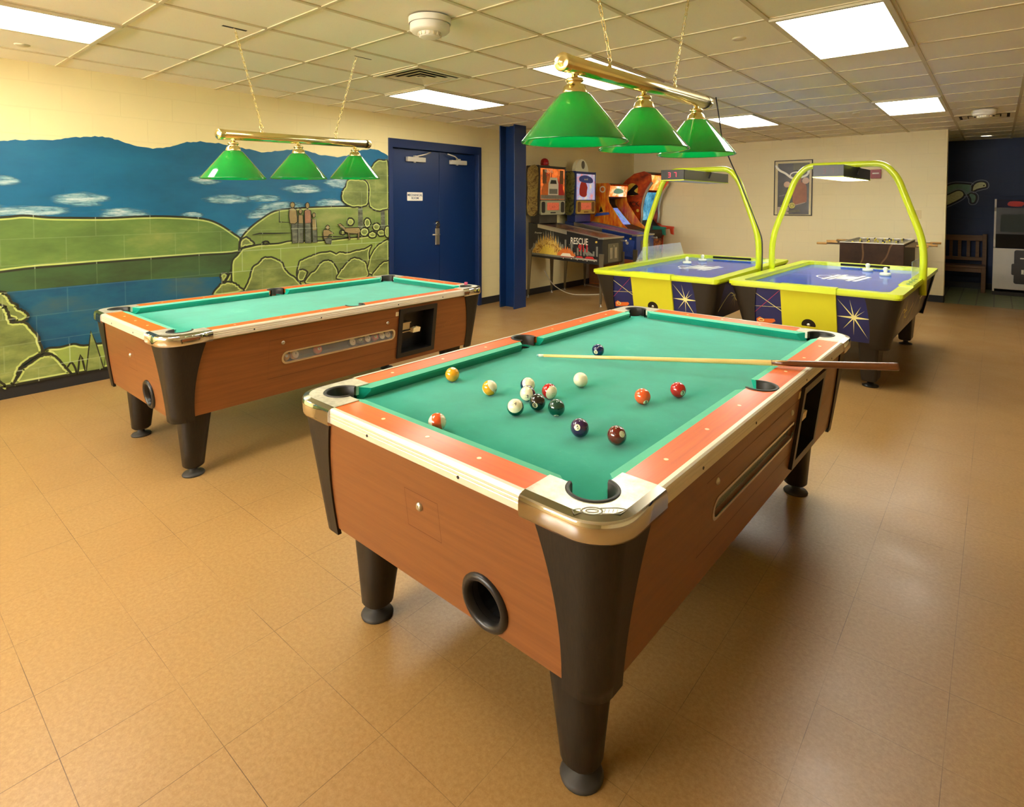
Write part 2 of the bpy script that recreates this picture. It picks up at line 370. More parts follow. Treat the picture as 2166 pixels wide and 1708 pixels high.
# ---------------- mural ----------------
MURAL=[('sky',0,[(-0.115,1.883),(0.338,1.903),(0.574,1.952),(0.832,1.966),(0.943,1.982),(1.146,1.999),(1.301,2.031),(1.463,2.053),(1.599,2.033),(1.776,1.989),(1.946,1.993),(2.125,2.054),(2.291,2.076),(2.51,2.066),(2.695,2.038),(2.89,2.018),(3.096,2.052),(3.312,2.067),(3.54,2.03),(3.782,2.024),(3.941,2.072),(4.139,2.135),(4.311,2.136),(4.46,2.076),(4.503,0.49),(4.52,-0.108),(-0.141,0.99)]),('water',0,[(-0.142,0.954),(0.809,1.031),(1.755,0.954),(2.584,1.026),(2.679,1.068),(4.53,0.962),(4.566,0.028),(2.127,0.033),(0.785,0.06),(-0.168,0.03)]),('reflection',0,[(-0.144,0.87),(0.808,1.003),(1.756,1.016),(2.607,1.025),(2.568,0.887),(2.488,0.777),(1.752,0.82),(1.18,0.821),(0.804,0.82),(-0.147,0.781)]),('hill',1,[(-0.132,1.288),(0.323,1.366),(0.818,1.389),(0.957,1.401),(1.102,1.384),(1.286,1.376),(1.516,1.371),(1.764,1.379),(1.992,1.375),(2.278,1.347),(2.429,1.289),(2.564,1.192),(2.628,1.132),(2.607,1.011),(2.229,1.004),(1.756,0.999),(1.246,0.992),(0.808,0.974),(-0.144,0.855)]),('land',1,[(2.623,1.132),(2.706,1.233),(2.829,1.326),(2.982,1.411),(3.193,1.439),(3.652,1.457),(4.032,1.455),(4.475,1.435),(4.551,0.031),(3.634,0.044),(2.297,0.066),(2.305,0.499),(2.373,0.637),(2.441,0.689),(2.511,0.798),(2.544,0.888),(2.583,0.956),(2.607,1.025)]),('land2',1,[(2.624,1.02),(2.644,1.044),(2.725,1.059),(2.828,1.073),(3.021,1.073),(3.167,1.092),(3.486,1.076),(3.872,1.091),(4.15,1.102),(4.447,1.138),(4.497,0.763),(4.503,0.588),(3.733,0.594),(2.905,0.598),(2.577,0.576),(2.533,0.888),(2.593,0.982)]),('bush',1,[(2.619,1.045),(2.625,1.12),(2.656,1.148),(2.696,1.151),(2.736,1.114),(2.766,1.092),(2.745,1.063),(2.674,1.057)]),('bush',1,[(3.255,0.861),(3.314,0.889),(3.398,0.916),(3.484,0.943),(3.559,0.949),(3.647,0.949),(3.711,0.916),(3.764,0.936),(3.857,0.918),(3.952,0.935),(4.092,0.95),(4.207,0.991),(4.162,0.898),(4.131,0.672),(3.734,0.617),(3.347,0.646),(3.224,0.712)]),('bush',1,[(4.131,0.648),(4.146,0.743),(4.176,0.849),(4.25,0.952),(4.339,1.008),(4.476,1.038),(4.497,0.763),(4.511,0.612)]),('bush',1,[(2.636,0.589),(2.647,0.628),(2.699,0.723),(2.742,0.84),(2.815,0.895),(2.847,0.934),(2.91,0.94),(2.975,0.923),(3.051,0.877),(3.094,0.799),(3.127,0.754),(3.195,0.704),(3.252,0.634),(3.274,0.534)]),('bush',1,[(3.334,0.614),(3.371,0.709),(3.445,0.757),(3.507,0.83),(3.57,0.853),(3.646,0.841),(3.71,0.768),(3.735,0.686),(3.733,0.594)]),('bush',1,[(3.734,0.617),(3.748,0.707),(3.801,0.76),(3.869,0.824),(3.937,0.854),(4.02,0.842),(4.104,0.794),(4.132,0.732),(4.116,0.602)]),('bush',1,[(4.203,0.605),(4.277,0.708),(4.352,0.762),(4.428,0.781),(4.497,0.763),(4.511,0.587)]),('bush',1,[(3.224,0.702),(3.242,0.765),(3.289,0.777),(3.348,0.744),(3.335,0.702),(3.299,0.651),(3.241,0.657)]),('bush',1,[(2.358,0.604),(2.406,0.695),(2.463,0.718),(2.511,0.723),(2.569,0.697),(2.617,0.651),(2.637,0.609)]),('bush',1,[(2.422,0.781),(2.431,0.809),(2.465,0.816),(2.493,0.793),(2.473,0.746),(2.439,0.73)]),('trunk',0,[(4.011,1.467),(4.069,1.466),(4.08,1.2),(4.008,1.202)]),('trunk',0,[(4.336,1.411),(4.392,1.41),(4.404,1.165),(4.341,1.167)]),('tree',1,[(4.101,1.768),(4.13,1.84),(4.217,1.951),(4.29,2.015),(4.379,2.02),(4.452,1.999),(4.47,1.681),(4.473,1.459),(4.389,1.41),(4.299,1.399),(4.211,1.424),(4.162,1.484),(4.163,1.627),(4.157,1.71)]),('tree',1,[(3.785,1.576),(3.799,1.633),(3.839,1.691),(3.867,1.761),(3.921,1.78),(4.017,1.777),(4.101,1.768),(4.157,1.71),(4.163,1.603),(4.155,1.508),(4.126,1.46),(4.041,1.449),(3.931,1.45),(3.837,1.485),(3.797,1.519)]),('tree',1,[(4.188,1.256),(4.176,1.218),(4.145,1.199),(4.112,1.207),(4.091,1.239),(4.091,1.28),(4.114,1.31),(4.148,1.316),(4.177,1.295)]),('tree',1,[(4.327,1.204),(4.312,1.173),(4.277,1.158),(4.237,1.165),(4.212,1.192),(4.213,1.225),(4.239,1.249),(4.279,1.253),(4.314,1.235)]),('tree',1,[(4.158,1.15),(4.142,1.116),(4.104,1.099),(4.061,1.107),(4.034,1.137),(4.035,1.173),(4.063,1.2),(4.106,1.204),(4.144,1.184)]),('tree',1,[(4.266,1.109),(4.252,1.082),(4.217,1.07),(4.178,1.077),(4.154,1.1),(4.154,1.129),(4.18,1.149),(4.219,1.152),(4.254,1.136)]),('tree',1,[(4.408,1.128),(4.392,1.101),(4.352,1.088),(4.307,1.095),(4.278,1.119),(4.278,1.148),(4.308,1.169),(4.354,1.172),(4.393,1.155)]),('tree',1,[(4.477,1.137),(4.466,1.09),(4.438,1.066),(4.408,1.076),(4.388,1.116),(4.389,1.166),(4.41,1.204),(4.441,1.211),(4.467,1.184)]),('tree',1,[(3.949,1.275),(3.938,1.245),(3.909,1.23),(3.877,1.236),(3.857,1.261),(3.858,1.293),(3.879,1.317),(3.911,1.321),(3.939,1.304)]),('tree',1,[(3.833,1.156),(3.823,1.138),(3.799,1.129),(3.773,1.134),(3.756,1.15),(3.756,1.169),(3.774,1.184),(3.801,1.186),(3.824,1.175)]),('tree',1,[(2.914,1.086),(2.905,1.076),(2.885,1.072),(2.861,1.075),(2.846,1.084),(2.846,1.096),(2.862,1.103),(2.886,1.104),(2.906,1.097)]),('grey',2,[(3.164,1.279),(3.238,1.277),(3.235,1.067),(3.172,1.065)]),('grey',2,[(3.238,1.282),(3.302,1.28),(3.299,1.064),(3.247,1.066)]),('grey',2,[(3.32,1.28),(3.391,1.278),(3.394,1.059),(3.323,1.062)]),('grey',2,[(3.408,1.201),(3.463,1.199),(3.467,1.06),(3.413,1.063)]),('tan',2,[(3.143,1.433),(3.183,1.449),(3.223,1.422),(3.233,1.336),(3.233,1.293),(3.204,1.272),(3.147,1.279),(3.137,1.359)]),('tan',2,[(3.245,1.368),(3.298,1.367),(3.302,1.275),(3.244,1.276)]),('pink',2,[(3.316,1.41),(3.358,1.431),(3.393,1.409),(3.397,1.278),(3.32,1.274)]),('tan',2,[(3.404,1.321),(3.453,1.32),(3.463,1.199),(3.408,1.195)]),('tan',2,[(3.205,1.475),(3.197,1.452),(3.177,1.443),(3.158,1.454),(3.151,1.477),(3.161,1.499),(3.181,1.507),(3.2,1.495)]),('tan',2,[(3.29,1.405),(3.283,1.385),(3.268,1.378),(3.253,1.387),(3.248,1.407),(3.256,1.425),(3.271,1.432),(3.286,1.422)]),('tan',2,[(3.376,1.469),(3.369,1.444),(3.351,1.434),(3.334,1.446),(3.329,1.471),(3.337,1.495),(3.355,1.504),(3.371,1.491)]),('tan',2,[(3.448,1.362),(3.442,1.343),(3.428,1.335),(3.414,1.344),(3.41,1.364),(3.416,1.383),(3.431,1.39),(3.444,1.38)]),('grey',2,[(3.548,1.112),(3.649,1.096),(3.636,1.034),(3.573,1.044)]),('tan',2,[(3.543,1.196),(3.6,1.199),(3.676,1.151),(3.612,1.137),(3.599,1.104),(3.548,1.095),(3.536,1.151)]),('tan',2,[(3.622,1.221),(3.614,1.202),(3.595,1.195),(3.577,1.204),(3.571,1.224),(3.58,1.243),(3.599,1.249),(3.616,1.238)]),('deer',2,[(3.807,1.209),(4.01,1.208),(4.038,1.166),(4.009,1.132),(3.873,1.143),(3.82,1.163)]),('deer',2,[(3.722,1.252),(3.761,1.262),(3.833,1.203),(3.813,1.18)]),('deer',2,[(3.86,1.15),(3.88,1.149),(3.888,1.067),(3.872,1.068)]),('deer',2,[(3.996,1.144),(4.021,1.143),(4.009,1.067),(3.992,1.068)]),('bush',1,[(-0.144,0.979),(0.174,0.983),(0.491,0.903),(0.804,0.83),(0.832,0.808),(0.851,0.78),(0.865,0.746),(0.898,0.716),(0.903,0.69),(0.927,0.673),(0.951,0.644),(0.961,0.629),(0.955,0.598),(0.91,0.582),(0.87,0.582),(0.852,0.62),(0.527,0.634),(-0.152,0.69)]),('land2',1,[(1.051,0.317),(1.083,0.344),(1.157,0.337),(1.245,0.347),(1.312,0.321),(1.457,0.315),(1.672,0.282),(2.075,0.23),(2.07,-0.003),(1.5,0.078),(1.222,0.078),(1.141,0.097),(1.113,0.272)]),('bush',1,[(-0.148,0.847),(0.532,0.814),(0.802,0.729),(0.83,0.7),(0.848,0.653),(0.861,0.587),(0.91,0.579),(0.949,0.566),(0.978,0.515),(1.013,0.464),(1.027,0.415),(1.036,0.354),(1.04,0.313),(0.988,0.29),(0.947,0.266),(0.901,0.224),(0.885,0.169),(0.864,0.116),(0.858,0.082),(0.815,0.083),(0.786,0.084),(0.512,0.067),(-0.171,0.031)]),('bush',1,[(0.858,0.079),(0.884,0.144),(0.905,0.191),(0.911,0.215),(0.962,0.244),(1.014,0.285),(1.066,0.294),(1.103,0.29),(1.134,0.254),(1.165,0.207),(1.186,0.168),(1.207,0.136),(1.223,0.081),(1.087,0.079)]),('bush',1,[(0.645,0.057),(0.694,0.17),(0.76,0.192),(0.787,0.147),(0.806,0.117),(0.81,0.078),(0.785,0.071)]),('pine',2,[(1.324,0.079),(1.346,0.294),(1.363,0.437),(1.398,0.319),(1.446,0.079)])]
STROKES=[[(1.197,0.159),(1.214,0.189),(1.231,0.193),(1.252,0.14),(1.264,0.085),(1.288,0.249),(1.318,0.097)],[(1.446,0.079),(1.464,0.242),(1.5,0.085)],[(2.737,1.174),(2.809,1.187),(2.979,1.18),(3.156,1.178)],[(3.425,1.123),(3.611,1.12),(4.009,1.091)],[(3.026,1.423),(3.024,1.298),(3.141,1.29)]]
CLOUDS=[(1.337,1.527,0.225,0.062),(1.627,1.402,0.212,0.057),(0.852,1.668,0.109,0.043),(2.315,1.72,0.181,0.049),(2.524,1.532,0.274,0.046),(3.086,1.445,0.317,0.07),(3.652,1.484,0.242,0.064),(2.173,1.38,0.124,0.035),(2.69,1.177,0.134,0.095),(2.855,1.374,0.199,0.058),(3.81,1.722,0.283,0.065),(0.986,1.434,0.316,0.044),(3.306,1.648,0.279,0.051),(0.516,1.598,0.194,0.054),(0.662,1.462,0.205,0.035),(2.882,1.543,0.226,0.039)]

mm = [paint('mural_blue', (2, 80, 112), (6, 96, 132), (18, 110, 144), 1.2, (.02, .12, .2), .1),
      paint('mural_green_hill', (74, 98, 42), (98, 126, 56), (134, 146, 74), 2.2, (.52, .62, .32), .1),
      paint('mural_land', (92, 108, 52), (116, 134, 62), (146, 150, 84), 3., (.52, .62, .32), .07),
      paint('mural_bush', (84, 94, 46), (118, 130, 66), (152, 158, 88), 5., (.55, .62, .38), .1),
      paint('mural_water', (8, 56, 92), (22, 84, 108), (70, 92, 84), 2.4, (.25, .42, .36), .12),
      paint('mural_reflection', (50, 62, 32), (60, 88, 46), (54, 84, 60), 2.4, (.3, .42, .2), .12),
      paint('mural_outline', (28, 30, 16), (40, 40, 22), None, 3),
      paint('mural_light', (196, 202, 130), (176, 188, 100), None, 8, jf=.2),
      paint('mural_grey', (120, 122, 100), (88, 92, 74), (60, 62, 46), 20),
      paint('mural_tan', (158, 142, 88), (140, 120, 74), None, 16),
      paint('mural_pink', (168, 124, 90), (146, 104, 78), None, 16),
      paint('mural_lime', (112, 132, 56), (134, 152, 66), (126, 136, 72), 3.)]
MI = dict(sky=0, water=4, reflection=5, hill=1, land=2, land2=11, bush=3, tree=3, trunk=8, grey=8, tan=9, pink=10, deer=9, pine=3)
mu = MB(); MW = onXp(XW); layer = .0006
for nm, edge, pts in MURAL:
    sm = nm in ('bush', 'tree', 'hill', 'land', 'land2')
    P = smooth2(pts, True, 4, .004 if nm in ('bush', 'tree') else 0) if sm else pts
    if nm == 'sky':
        top = smooth2(pts[:24], False, 6, .006); P = top+pts[24:]
    A = sum(P[i-1][0]*P[i][1]-P[i][0]*P[i-1][1] for i in range(len(P)))
    if A < 0: P = P[::-1]
    P = [(min(a, DY0-.003), max(.102, b)) for a, b in P]
    tri = geometry.tessellate_polygon([[Vector((a, b, 0)) for a, b in P]])
    mu.add([MW(a, b, layer) for a, b in P], [tuple(t) for t in tri], None, MI[nm])
    if edge == 1:
        ribbon(mu, P, .016, MW, 6, True, 0, layer+.0002); ribbon(mu, P, .012, MW, 7, True, .017, layer+.0001)
    if edge == 2: ribbon(mu, P, .009, MW, 6, True, 0, layer+.0002)
    layer += .0004
for s_ in [[(min(a, DY0-.004), b) for a, b in q_] for q_ in STROKES]: ribbon(mu, smooth2(s_, False, 3) if len(s_) > 4 else s_, .014, MW, 6, False, 0, layer)
tag(mu.build('wall_mural', mm), 'painted landscape mural of blue sky, green hills and a standing family, left wall', 'mural')
# brushed clouds, painted over the sky
t = NT('mural_cloud'); t.base(lin((150, 200, 205))); t.set(Roughness=.55)
at = t.add('ShaderNodeAttribute', attribute_name='soft'); nz = t.noise(t.coord('YZX', (3.2, 18, 1)), 1.8, 6, .72)
m1 = t.add('ShaderNodeMath', operation='MULTIPLY_ADD'); t.l(at.outputs['Fac'], m1.inputs[0]); m1.inputs[1].default_value = 1.4; m1.inputs[2].default_value = -1.62
m2 = t.add('ShaderNodeMath', operation='MULTIPLY_ADD'); t.l(nz, m2.inputs[0]); m2.inputs[1].default_value = 1.9; t.l(m1.outputs[0], m2.inputs[2])
m3 = t.add('ShaderNodeMath', operation='MULTIPLY', use_clamp=True); t.l(m2.outputs[0], m3.inputs[0]); m3.inputs[1].default_value = 1.15
t.l(m3.outputs[0], t.b.inputs['Alpha']); t.base(t.ramp(m3.outputs[0], [(.1, lin((40, 130, 170))), (.6, lin((140, 186, 190))), (1, lin((196, 206, 198)))]))
mb = MB(); soft = []
for i, (cy_, cz_, ry, rz) in enumerate(CLOUDS):
    n = 22; ring = []
    for fr, al in ((0, 1.), (.5, .85), (1, 0)):
        if fr == 0: ring.append([(cy_, cz_)]); soft.append(al)
        else: ring.append([(cy_+ry*1.35*fr*math.cos(2*pi*j/n), cz_+rz*1.5*fr*math.sin(2*pi*j/n)) for j in range(n)]); soft += [al]*n
    vs = [MW(a, b, .0009+i*.00001) for r_ in ring for a, b in r_]
    fs = [(0, 1+j, 1+(j+1) % n) for j in range(n)]+[(1+j, 1+n+j, 1+n+(j+1) % n, 1+(j+1) % n) for j in range(n)]
    mb.add(vs, fs)
co = mb.build('painted_clouds', t.m, bpy.data.objects['wall_mural']); co.location = (0, 0, 0)
aa = co.data.attributes.new('soft', 'FLOAT', 'POINT'); aa.data.foreach_set('value', soft)
# ---------------- ceiling fittings ----------------
m_panel = emis('light_diffuser', (255, 251, 240), PANEL)
m_frame = simple('fixture_frame', (214, 204, 170), .4)
cells = [(2, -2, 0), (5, -2, 0), (5, 4, 1), (2, 4, 1), (5, 10, 1), (8, 4, 1), (8, 10, 1), (2, -8, 0), (5, -8, 0)]  # rearmost row is unseen, added behind the camera to even the light
LL = {(2, -2): 'white ceiling light panel at the upper left, above the mural', (2, 4): 'white ceiling light panel nearest the blue double door', (5, 4): 'white ceiling light panel right behind the near green lamp bar',
      (5, 10): 'white ceiling light panel above the left air hockey table', (8, 4): 'largest white ceiling light panel, at the upper right', (8, 10): 'white ceiling light panel above the right air hockey table'}
proto = None
for i, j, _ in cells:
    x0, y0 = GX0+G*i, GY0+G*j
    lab = LL.get((i, j), 'white ceiling light panel outside the frame, over the near floor or right aisle')
    if proto is None:
        proto = thing('ceiling_light', lab, 'ceiling light', (x0+G/2, y0+G, ZC-.02), 0, 'recessed ceiling light panels')
        mb = MB(); mb.plate(rect(-G/2+.004, -G+.004, G/2-.004, G-.004), [rect(-G/2+.035, -G+.035, G/2-.035, G-.035)], 0, .018); mb.build('light_frame', m_frame, proto)
        mb = MB(); mb.box((-G/2+.036, -G+.036, .003), (G/2-.036, G-.036, .009)); mb.build('diffuser', m_panel, proto)
    else:
        c = copy_tree(proto); c.location = (x0+G/2, y0+G, ZC-.02); c['label'] = lab
m_vent = simple('vent_white', (232, 220, 186), .5); m_ventd = simple('vent_throat', (46, 42, 30), .9)
def vent(cx, cy, label):
    o = thing('ceiling_vent', label, 'air vent', (cx, cy, ZC-.013)); o.scale = (1, 1, .42); h = .29
    mb = MB(); mb.plate(rect(-h, -h, h, h), [rect(-h+.045, -h+.045, h-.045, h-.045)], 0, .028); mb.build('vent_frame', m_vent, o)
    mb = MB(); mb.box((-h+.046, -h+.046, .024), (h-.046, h-.046, .028)); mb.build('throat', m_ventd, o)
    for q in (.215, .15, .085):
        l = MB(); a, b = q, q-.052
        for s_ in range(4):
            M = Matrix.Rotation(s_*pi/2, 4, 'Z'); l.add([(-a, -a, .000), (a, -a, .000), (b, -b, .022), (-b, -b, .022)], [(0, 1, 2, 3)], M); l.add([(-a, -a, .003), (a, -a, .003), (b, -b, .025), (-b, -b, .025)], [(3, 2, 1, 0)], M)
        l.build('louvre', m_vent, o)
    mb = MB(); mb.box((-.032, -.032, -.002), (.032, .032, .004)); mb.build('centre_plate', m_vent, o)
vent(GX0+G*3.5, GY0+G*3.5, 'square four-way ceiling vent between the two rows of ceiling tiles near the blue door')
vent(GX0+G*9.5, GY0+G*13.5, 'square ceiling vent at the far right behind the round smoke detector')
def smoke(x, y, r, label, h=.075):
    o = thing('smoke_detector', label, 'smoke detector', (x, y, ZC-.008))
    mb = MB(); mb.lathe([(0, -.0), (r, 0), (r, -.03), (r*.97, -.035), (0, -.035)][1:], 40); mb.disc(r*.97, -.035, 40); mb.build('mounting_base', m_white, o)
    mb = MB(); mb.lathe([(r*.93, -.034), (r*.93, -h), (r*.84, -h-.012), (r*.55, -h-.014)], 40); mb.lathe([(r*.55, -h-.014), (r*.5, -h-.035), (r*.42, -h-.04), (.001, -h-.04)], 40); mb.build('detector_head', m_white, o)
    mb = MB()
    for k in range(16):
        M = Matrix.Rotation(k*pi/8, 4, 'Z'); mb.box((r*.50, -.004, -h-.034), (r*.56, .004, -h-.016), None, M)
    mb.build('sensor_slot', m_vent, o)
smoke(-2.57, 2.31, .125, 'large round white detector on the ceiling at the top centre', .07)
smoke(-.14, 8.75, .12, 'round white detector on the ceiling at the far right before the vent', .05)
for x, y, la in ((-5.15, .88, 'small round sprinkler cap in the ceiling beside the upper left light panel'), (-1.33, 3.93, 'small round sprinkler cap in the ceiling left of the largest light panel'), (-1.33, 8.1, 'small round sprinkler cap in the ceiling between the two far light panels')):
    mb = MB(); mb.lathe([(.045, 0), (.045, -.003), (.036, -.009), (.001, -.009)], 24); tag(mb.build('sprinkler_cap', m_frame, None, (x, y, ZC)), la, 'sprinkler cap')
o = thing('downlight', 'small lit round downlight in the ceiling before the navy wall', 'downlight', (-.16, 12.2, ZC))
mb = MB(); mb.lathe([(.10, 0), (.10, -.006), (.078, -.006), (.07, -.002)], 28); mb.build('downlight_trim', m_white, o)
mb = MB(); mb.disc(.078, -.0015, 28); mb.build('lens', emis('downlight_lens', (255, 240, 205), 8), o)
for k, (x, y, r1) in enumerate(((-3.655, 1.66, 1), (-3.66, 2.62, 0))):
    mb = MB(); mb.box((x-.012 if r1 else x-.006, y-.075, ZC-.0012), (x+.012 if r1 else x+.006, y+.075, ZC-.0002)); mb.build('ceiling_tear', m_ventd)
for k, o in enumerate([o for o in bpy.data.objects if o.name.startswith('ceiling_tear')]):
    tag(o, ('short dark slit in the ceiling tile where the near chain of the far lamp hangs', 'short dark slit in the ceiling tile where the far chain of the far lamp hangs')[k], 'ceiling slit')
# ---------------- billiard tables ----------------
m_rail = wood('orange_rail_laminate', (226, 100, 36), (206, 78, 24), 'XYZ', (2, 2, 2), .3, .1)
m_rail_y = wood('orange_rail_long', (234, 110, 24), (212, 88, 14), 'YXZ', (1.4, 26, 3), .36, .12, .35)
m_rail_x = wood('orange_rail_short', (234, 110, 24), (212, 88, 14), 'XYZ', (1.4, 26, 3), .36, .12, .35)
m_pan_y = wood('cherry_laminate_long', (140, 84, 40), (118, 68, 30), 'YZX', (1.1, 20, 3), .38, .15)
m_pan_x = wood('cherry_laminate_short', (134, 82, 40), (114, 66, 30), 'XZY', (1.1, 20, 3), .38, .15)
def cloth_mat():
    t = NT('green_cloth'); o = t.coord(); n = t.noise(o, 2.6, 4, .65)
    c = t.ramp(n, [(.38, lin((0, 146, 122))), (.62, lin((12, 160, 136))), (.8, lin((70, 178, 152)))])
    c = t.mix(t.ramp(t.noise(o, 75, 4, .8), [(.6, 0.), (.78, .5)]), c, lin((84, 180, 156)))
    t.base(c); t.set(Roughness=.95, Sheen_Weight=.25, Specular_IOR_Level=.1); t.bump(t.noise(o, 500, 2), .25, .0008); return t.m
m_cloth = cloth_mat()
m_cush = simple('worn_cushion_cloth', (104, 192, 160), .85, var=.12, nscale=12, spec=.15)  # paler than the bed cloth: sheen painted into the colour
m_trim = simple('aluminium_trim', (226, 216, 192), .32, .35, var=.03, nscale=20)
def cast_mat():
    t = NT('worn_cast_metal'); o = t.coord(); n = t.noise(o, 26, 5, .75)
    t.base(t.ramp(n, [(.3, lin((178, 172, 150))), (.6, lin((222, 216, 196)))])); t.set(Metallic=.55, Roughness=.36); t.bump(n, .15, .001); return t.m
m_cast = cast_mat()
m_bevel = simple('cast_bevel', (150, 142, 124), .2, 1., var=.08, nscale=30)
def post_mat():
    t = NT('dark_woodgrain_plastic'); n = t.noise(t.coord('XYZ', (60, 60, 2)), 4, 4, .7)
    t.base(t.ramp(n, [(.3, lin((18, 14, 9))), (.7, lin((38, 30, 19)))])); t.set(Roughness=.45, Specular_IOR_Level=.4); t.bump(n, .3, .001); return t.m
m_post = post_mat()
m_line = simple('seam_dark', (92, 44, 18), .6)
m_sight = simple('pearl_inlay', (244, 222, 176), .3)
m_logo = simple('etched_logo', (122, 112, 84), .5)
m_badge = simple('faded_decal', (140, 84, 36), .5)
m_glass = NT('window_glass'); m_glass.base((1, 1, 1)); m_glass.set(Roughness=.02, Alpha=.12, Specular_IOR_Level=.8); m_glass = m_glass.m
W2, L2, TH, E_ = .655, 1.19, .82, .245
def logo(mb, M, k, s=1., cx=0, cy=0, rot=0.):
    """small oval-with-wing emblem, drawn as strokes"""
    c, sn = math.cos(rot), math.sin(rot); MM = lambda u, v, w: M(cx+s*(u*c-v*sn), cy+s*(u*sn+v*c), w)
    ribbon(mb, circ(-.012, 0, .020, 20, .013), .003, MM, k, True, 0, .0006)
    ribbon(mb, circ(-.012, 0, .012, 16, .006), .0025, MM, k, True, 0, .0006)
    ribbon(mb, [(-.050, .002), (-.034, .008), (-.034, -.007), (-.048, -.010)], .0025, MM, k, True, 0, .0006)
    ribbon(mb, [(.006, .010), (.040, .012), (.056, .006), (.048, -.002), (.040, -.010), (.006, -.010)], .0028, MM, k, True, 0, .0006)
    for i in range(4): ribbon(mb, [(.010+.008*i, -.006), (.014+.008*i, .006)], .0025, MM, k, False, 0, .0006)
def slope(side):
    """(u=along, v=z, w=out) on the tapering body panels"""
    def f(u, v, w):
        tt = (.775-v)/.415; d = .02+.055*tt
        if side == 'x+': return (W2-d+w, u, v)
        if side == 'x-': return (-(W2-d+w), -u, v)
        if side == 'y-': return (u, -(L2-d+w), v)
        return (-u, (L2-d+w), v)
    return f
def make_table(label, loc, rz):
    T = thing('pool_table', label, 'pool table', loc, rz, 'coin-operated pool tables')
    # cloth bed with six holes
    holes = []
    for sx in (-1, 1):
        for sy in (-1, 1): holes.append(circ(sx*(W2-.090), sy*(L2-.090), .042, 20))
        holes.append(circ(sx*(W2-.072), 0, .042, 20))
    mb = MB(); mb.plate(rrect(-W2+.021, -L2+.021, W2-.021, L2-.021, .08), holes, .766, .775); mb.build('cloth_bed', m_cloth, T)
    mb = MB(); mb.box((-W2+.10, -L2+.10, .362), (W2-.10, L2-.10, .372)); mb.build('base_board', m_dark, T)
    # long rails
    nt = [p for p in arc(W2-.085, 0, .066, 117, -117, 18)][::1]
    for s in (1, -1):
        M = Matrix.Rotation(0 if s > 0 else pi, 4, 'Z'); mb = MB()
        P = [(W2-.018, -L2+E_), (W2-.018, L2-E_), (W2-.110, L2-E_)]+nt+[(W2-.110, -L2+E_)]
        mb.plate(P, (), .79, TH, M); mb.build('rail', m_rail_y, T)
        mb = MB(); mb.plate([(-W2+E_, -L2+.018), (W2-E_, -L2+.018), (W2-E_, -L2+.110), (-W2+E_, -L2+.110)], (), .79, TH, M); mb.build('rail', m_rail_x, T)
        # aluminium edge strips
        prof = [(.020, .8215), (.008, .8215), (.002, .818), (0, .812), (0, .806), (.0008, .804), (0, .802), (0, .796), (.0008, .794), (0, .792), (0, .776), (.004, .772), (.02, .772)]
        for ax, ln, wd in (('y', L2-E_, W2), ('x', W2-E_, L2)):
            mb = MB(); vs = []
            for d, z in prof:
                for e in (-ln, ln): vs.append((wd-d, e, z) if ax == 'y' else (e, -(wd-d), z))
            mb.add(vs, [(2*i, 2*i+1, 2*i+3, 2*i+2) for i in range(len(prof)-1)], M, None, False); mb.build('edge_trim', m_trim, T)
        for q in (-.72, -.3, .3, .72):
            mb = MB(); mb.cyl(.0045, 0, .0012, 10, M @ Matrix.Translation((W2+.0001, q, .79)) @ Matrix.Rotation(pi/2, 4, 'Y')); mb.build('trim_screw', m_black, T)
        for q in (-.2, .2):
            mb = MB(); mb.cyl(.0045, 0, .0012, 10, M @ Matrix.Translation((q, -L2-.0001, .79)) @ Matrix.Rotation(pi/2, 4, 'X')); mb.build('trim_screw', m_black, T)
    # cushions: (back start, back end, nose start, nose end) along, on two axes
    def cushion(M, wd, b0, b1, n0, n1):
        c = MB(); V = [(wd-.110, b0, .8195), (wd-.110, b1, .8195), (wd-.145, n1, .813), (wd-.145, n0, .813), (wd-.143, n0, .803), (wd-.143, n1, .803), (wd-.128, n1+(b1-n1)*.6, .7755), (wd-.128, n0+(b0-n0)*.6, .7755), (wd-.110, b0, .7755), (wd-.110, b1, .7755)]
        c.add(V, [(0, 1, 2, 3)], M, 0, False); c.add(V, [(3, 2, 5, 4), (4, 5, 6, 7), (8, 9, 1, 0), (0, 3, 4, 7, 8), (1, 9, 6, 5, 2)], M, 1, False)
        c.build('cushion', [m_cush, m_cloth], T)
    for s in (0, 1):
        M = Matrix.Rotation(pi*s, 4, 'Z')
        cushion(M, W2, -L2+.195, -.062, -L2+.235, -.085); cushion(M, W2, .062, L2-.195, .085, L2-.235)
        M = M @ Matrix.Rotation(-pi/2, 4, 'Z'); cushion(M, L2, -W2+.195, W2-.195, -W2+.235, W2-.235)
    # sights
    for s in (1, -1):
        for q in (-.80, -.53, -.26, .26, .53, .80):
            mb = MB(); mb.cyl(.0065, 0, .0008, 14, Matrix.Translation((s*(W2-.068), q, TH))); mb.build('sight', m_sight, T)
        for q in (-.21, 0, .21):
            mb = MB(); mb.cyl(.0065, 0, .0008, 14, Matrix.Translation((q, s*(L2-.068), TH))); mb.build('sight', m_sight, T)
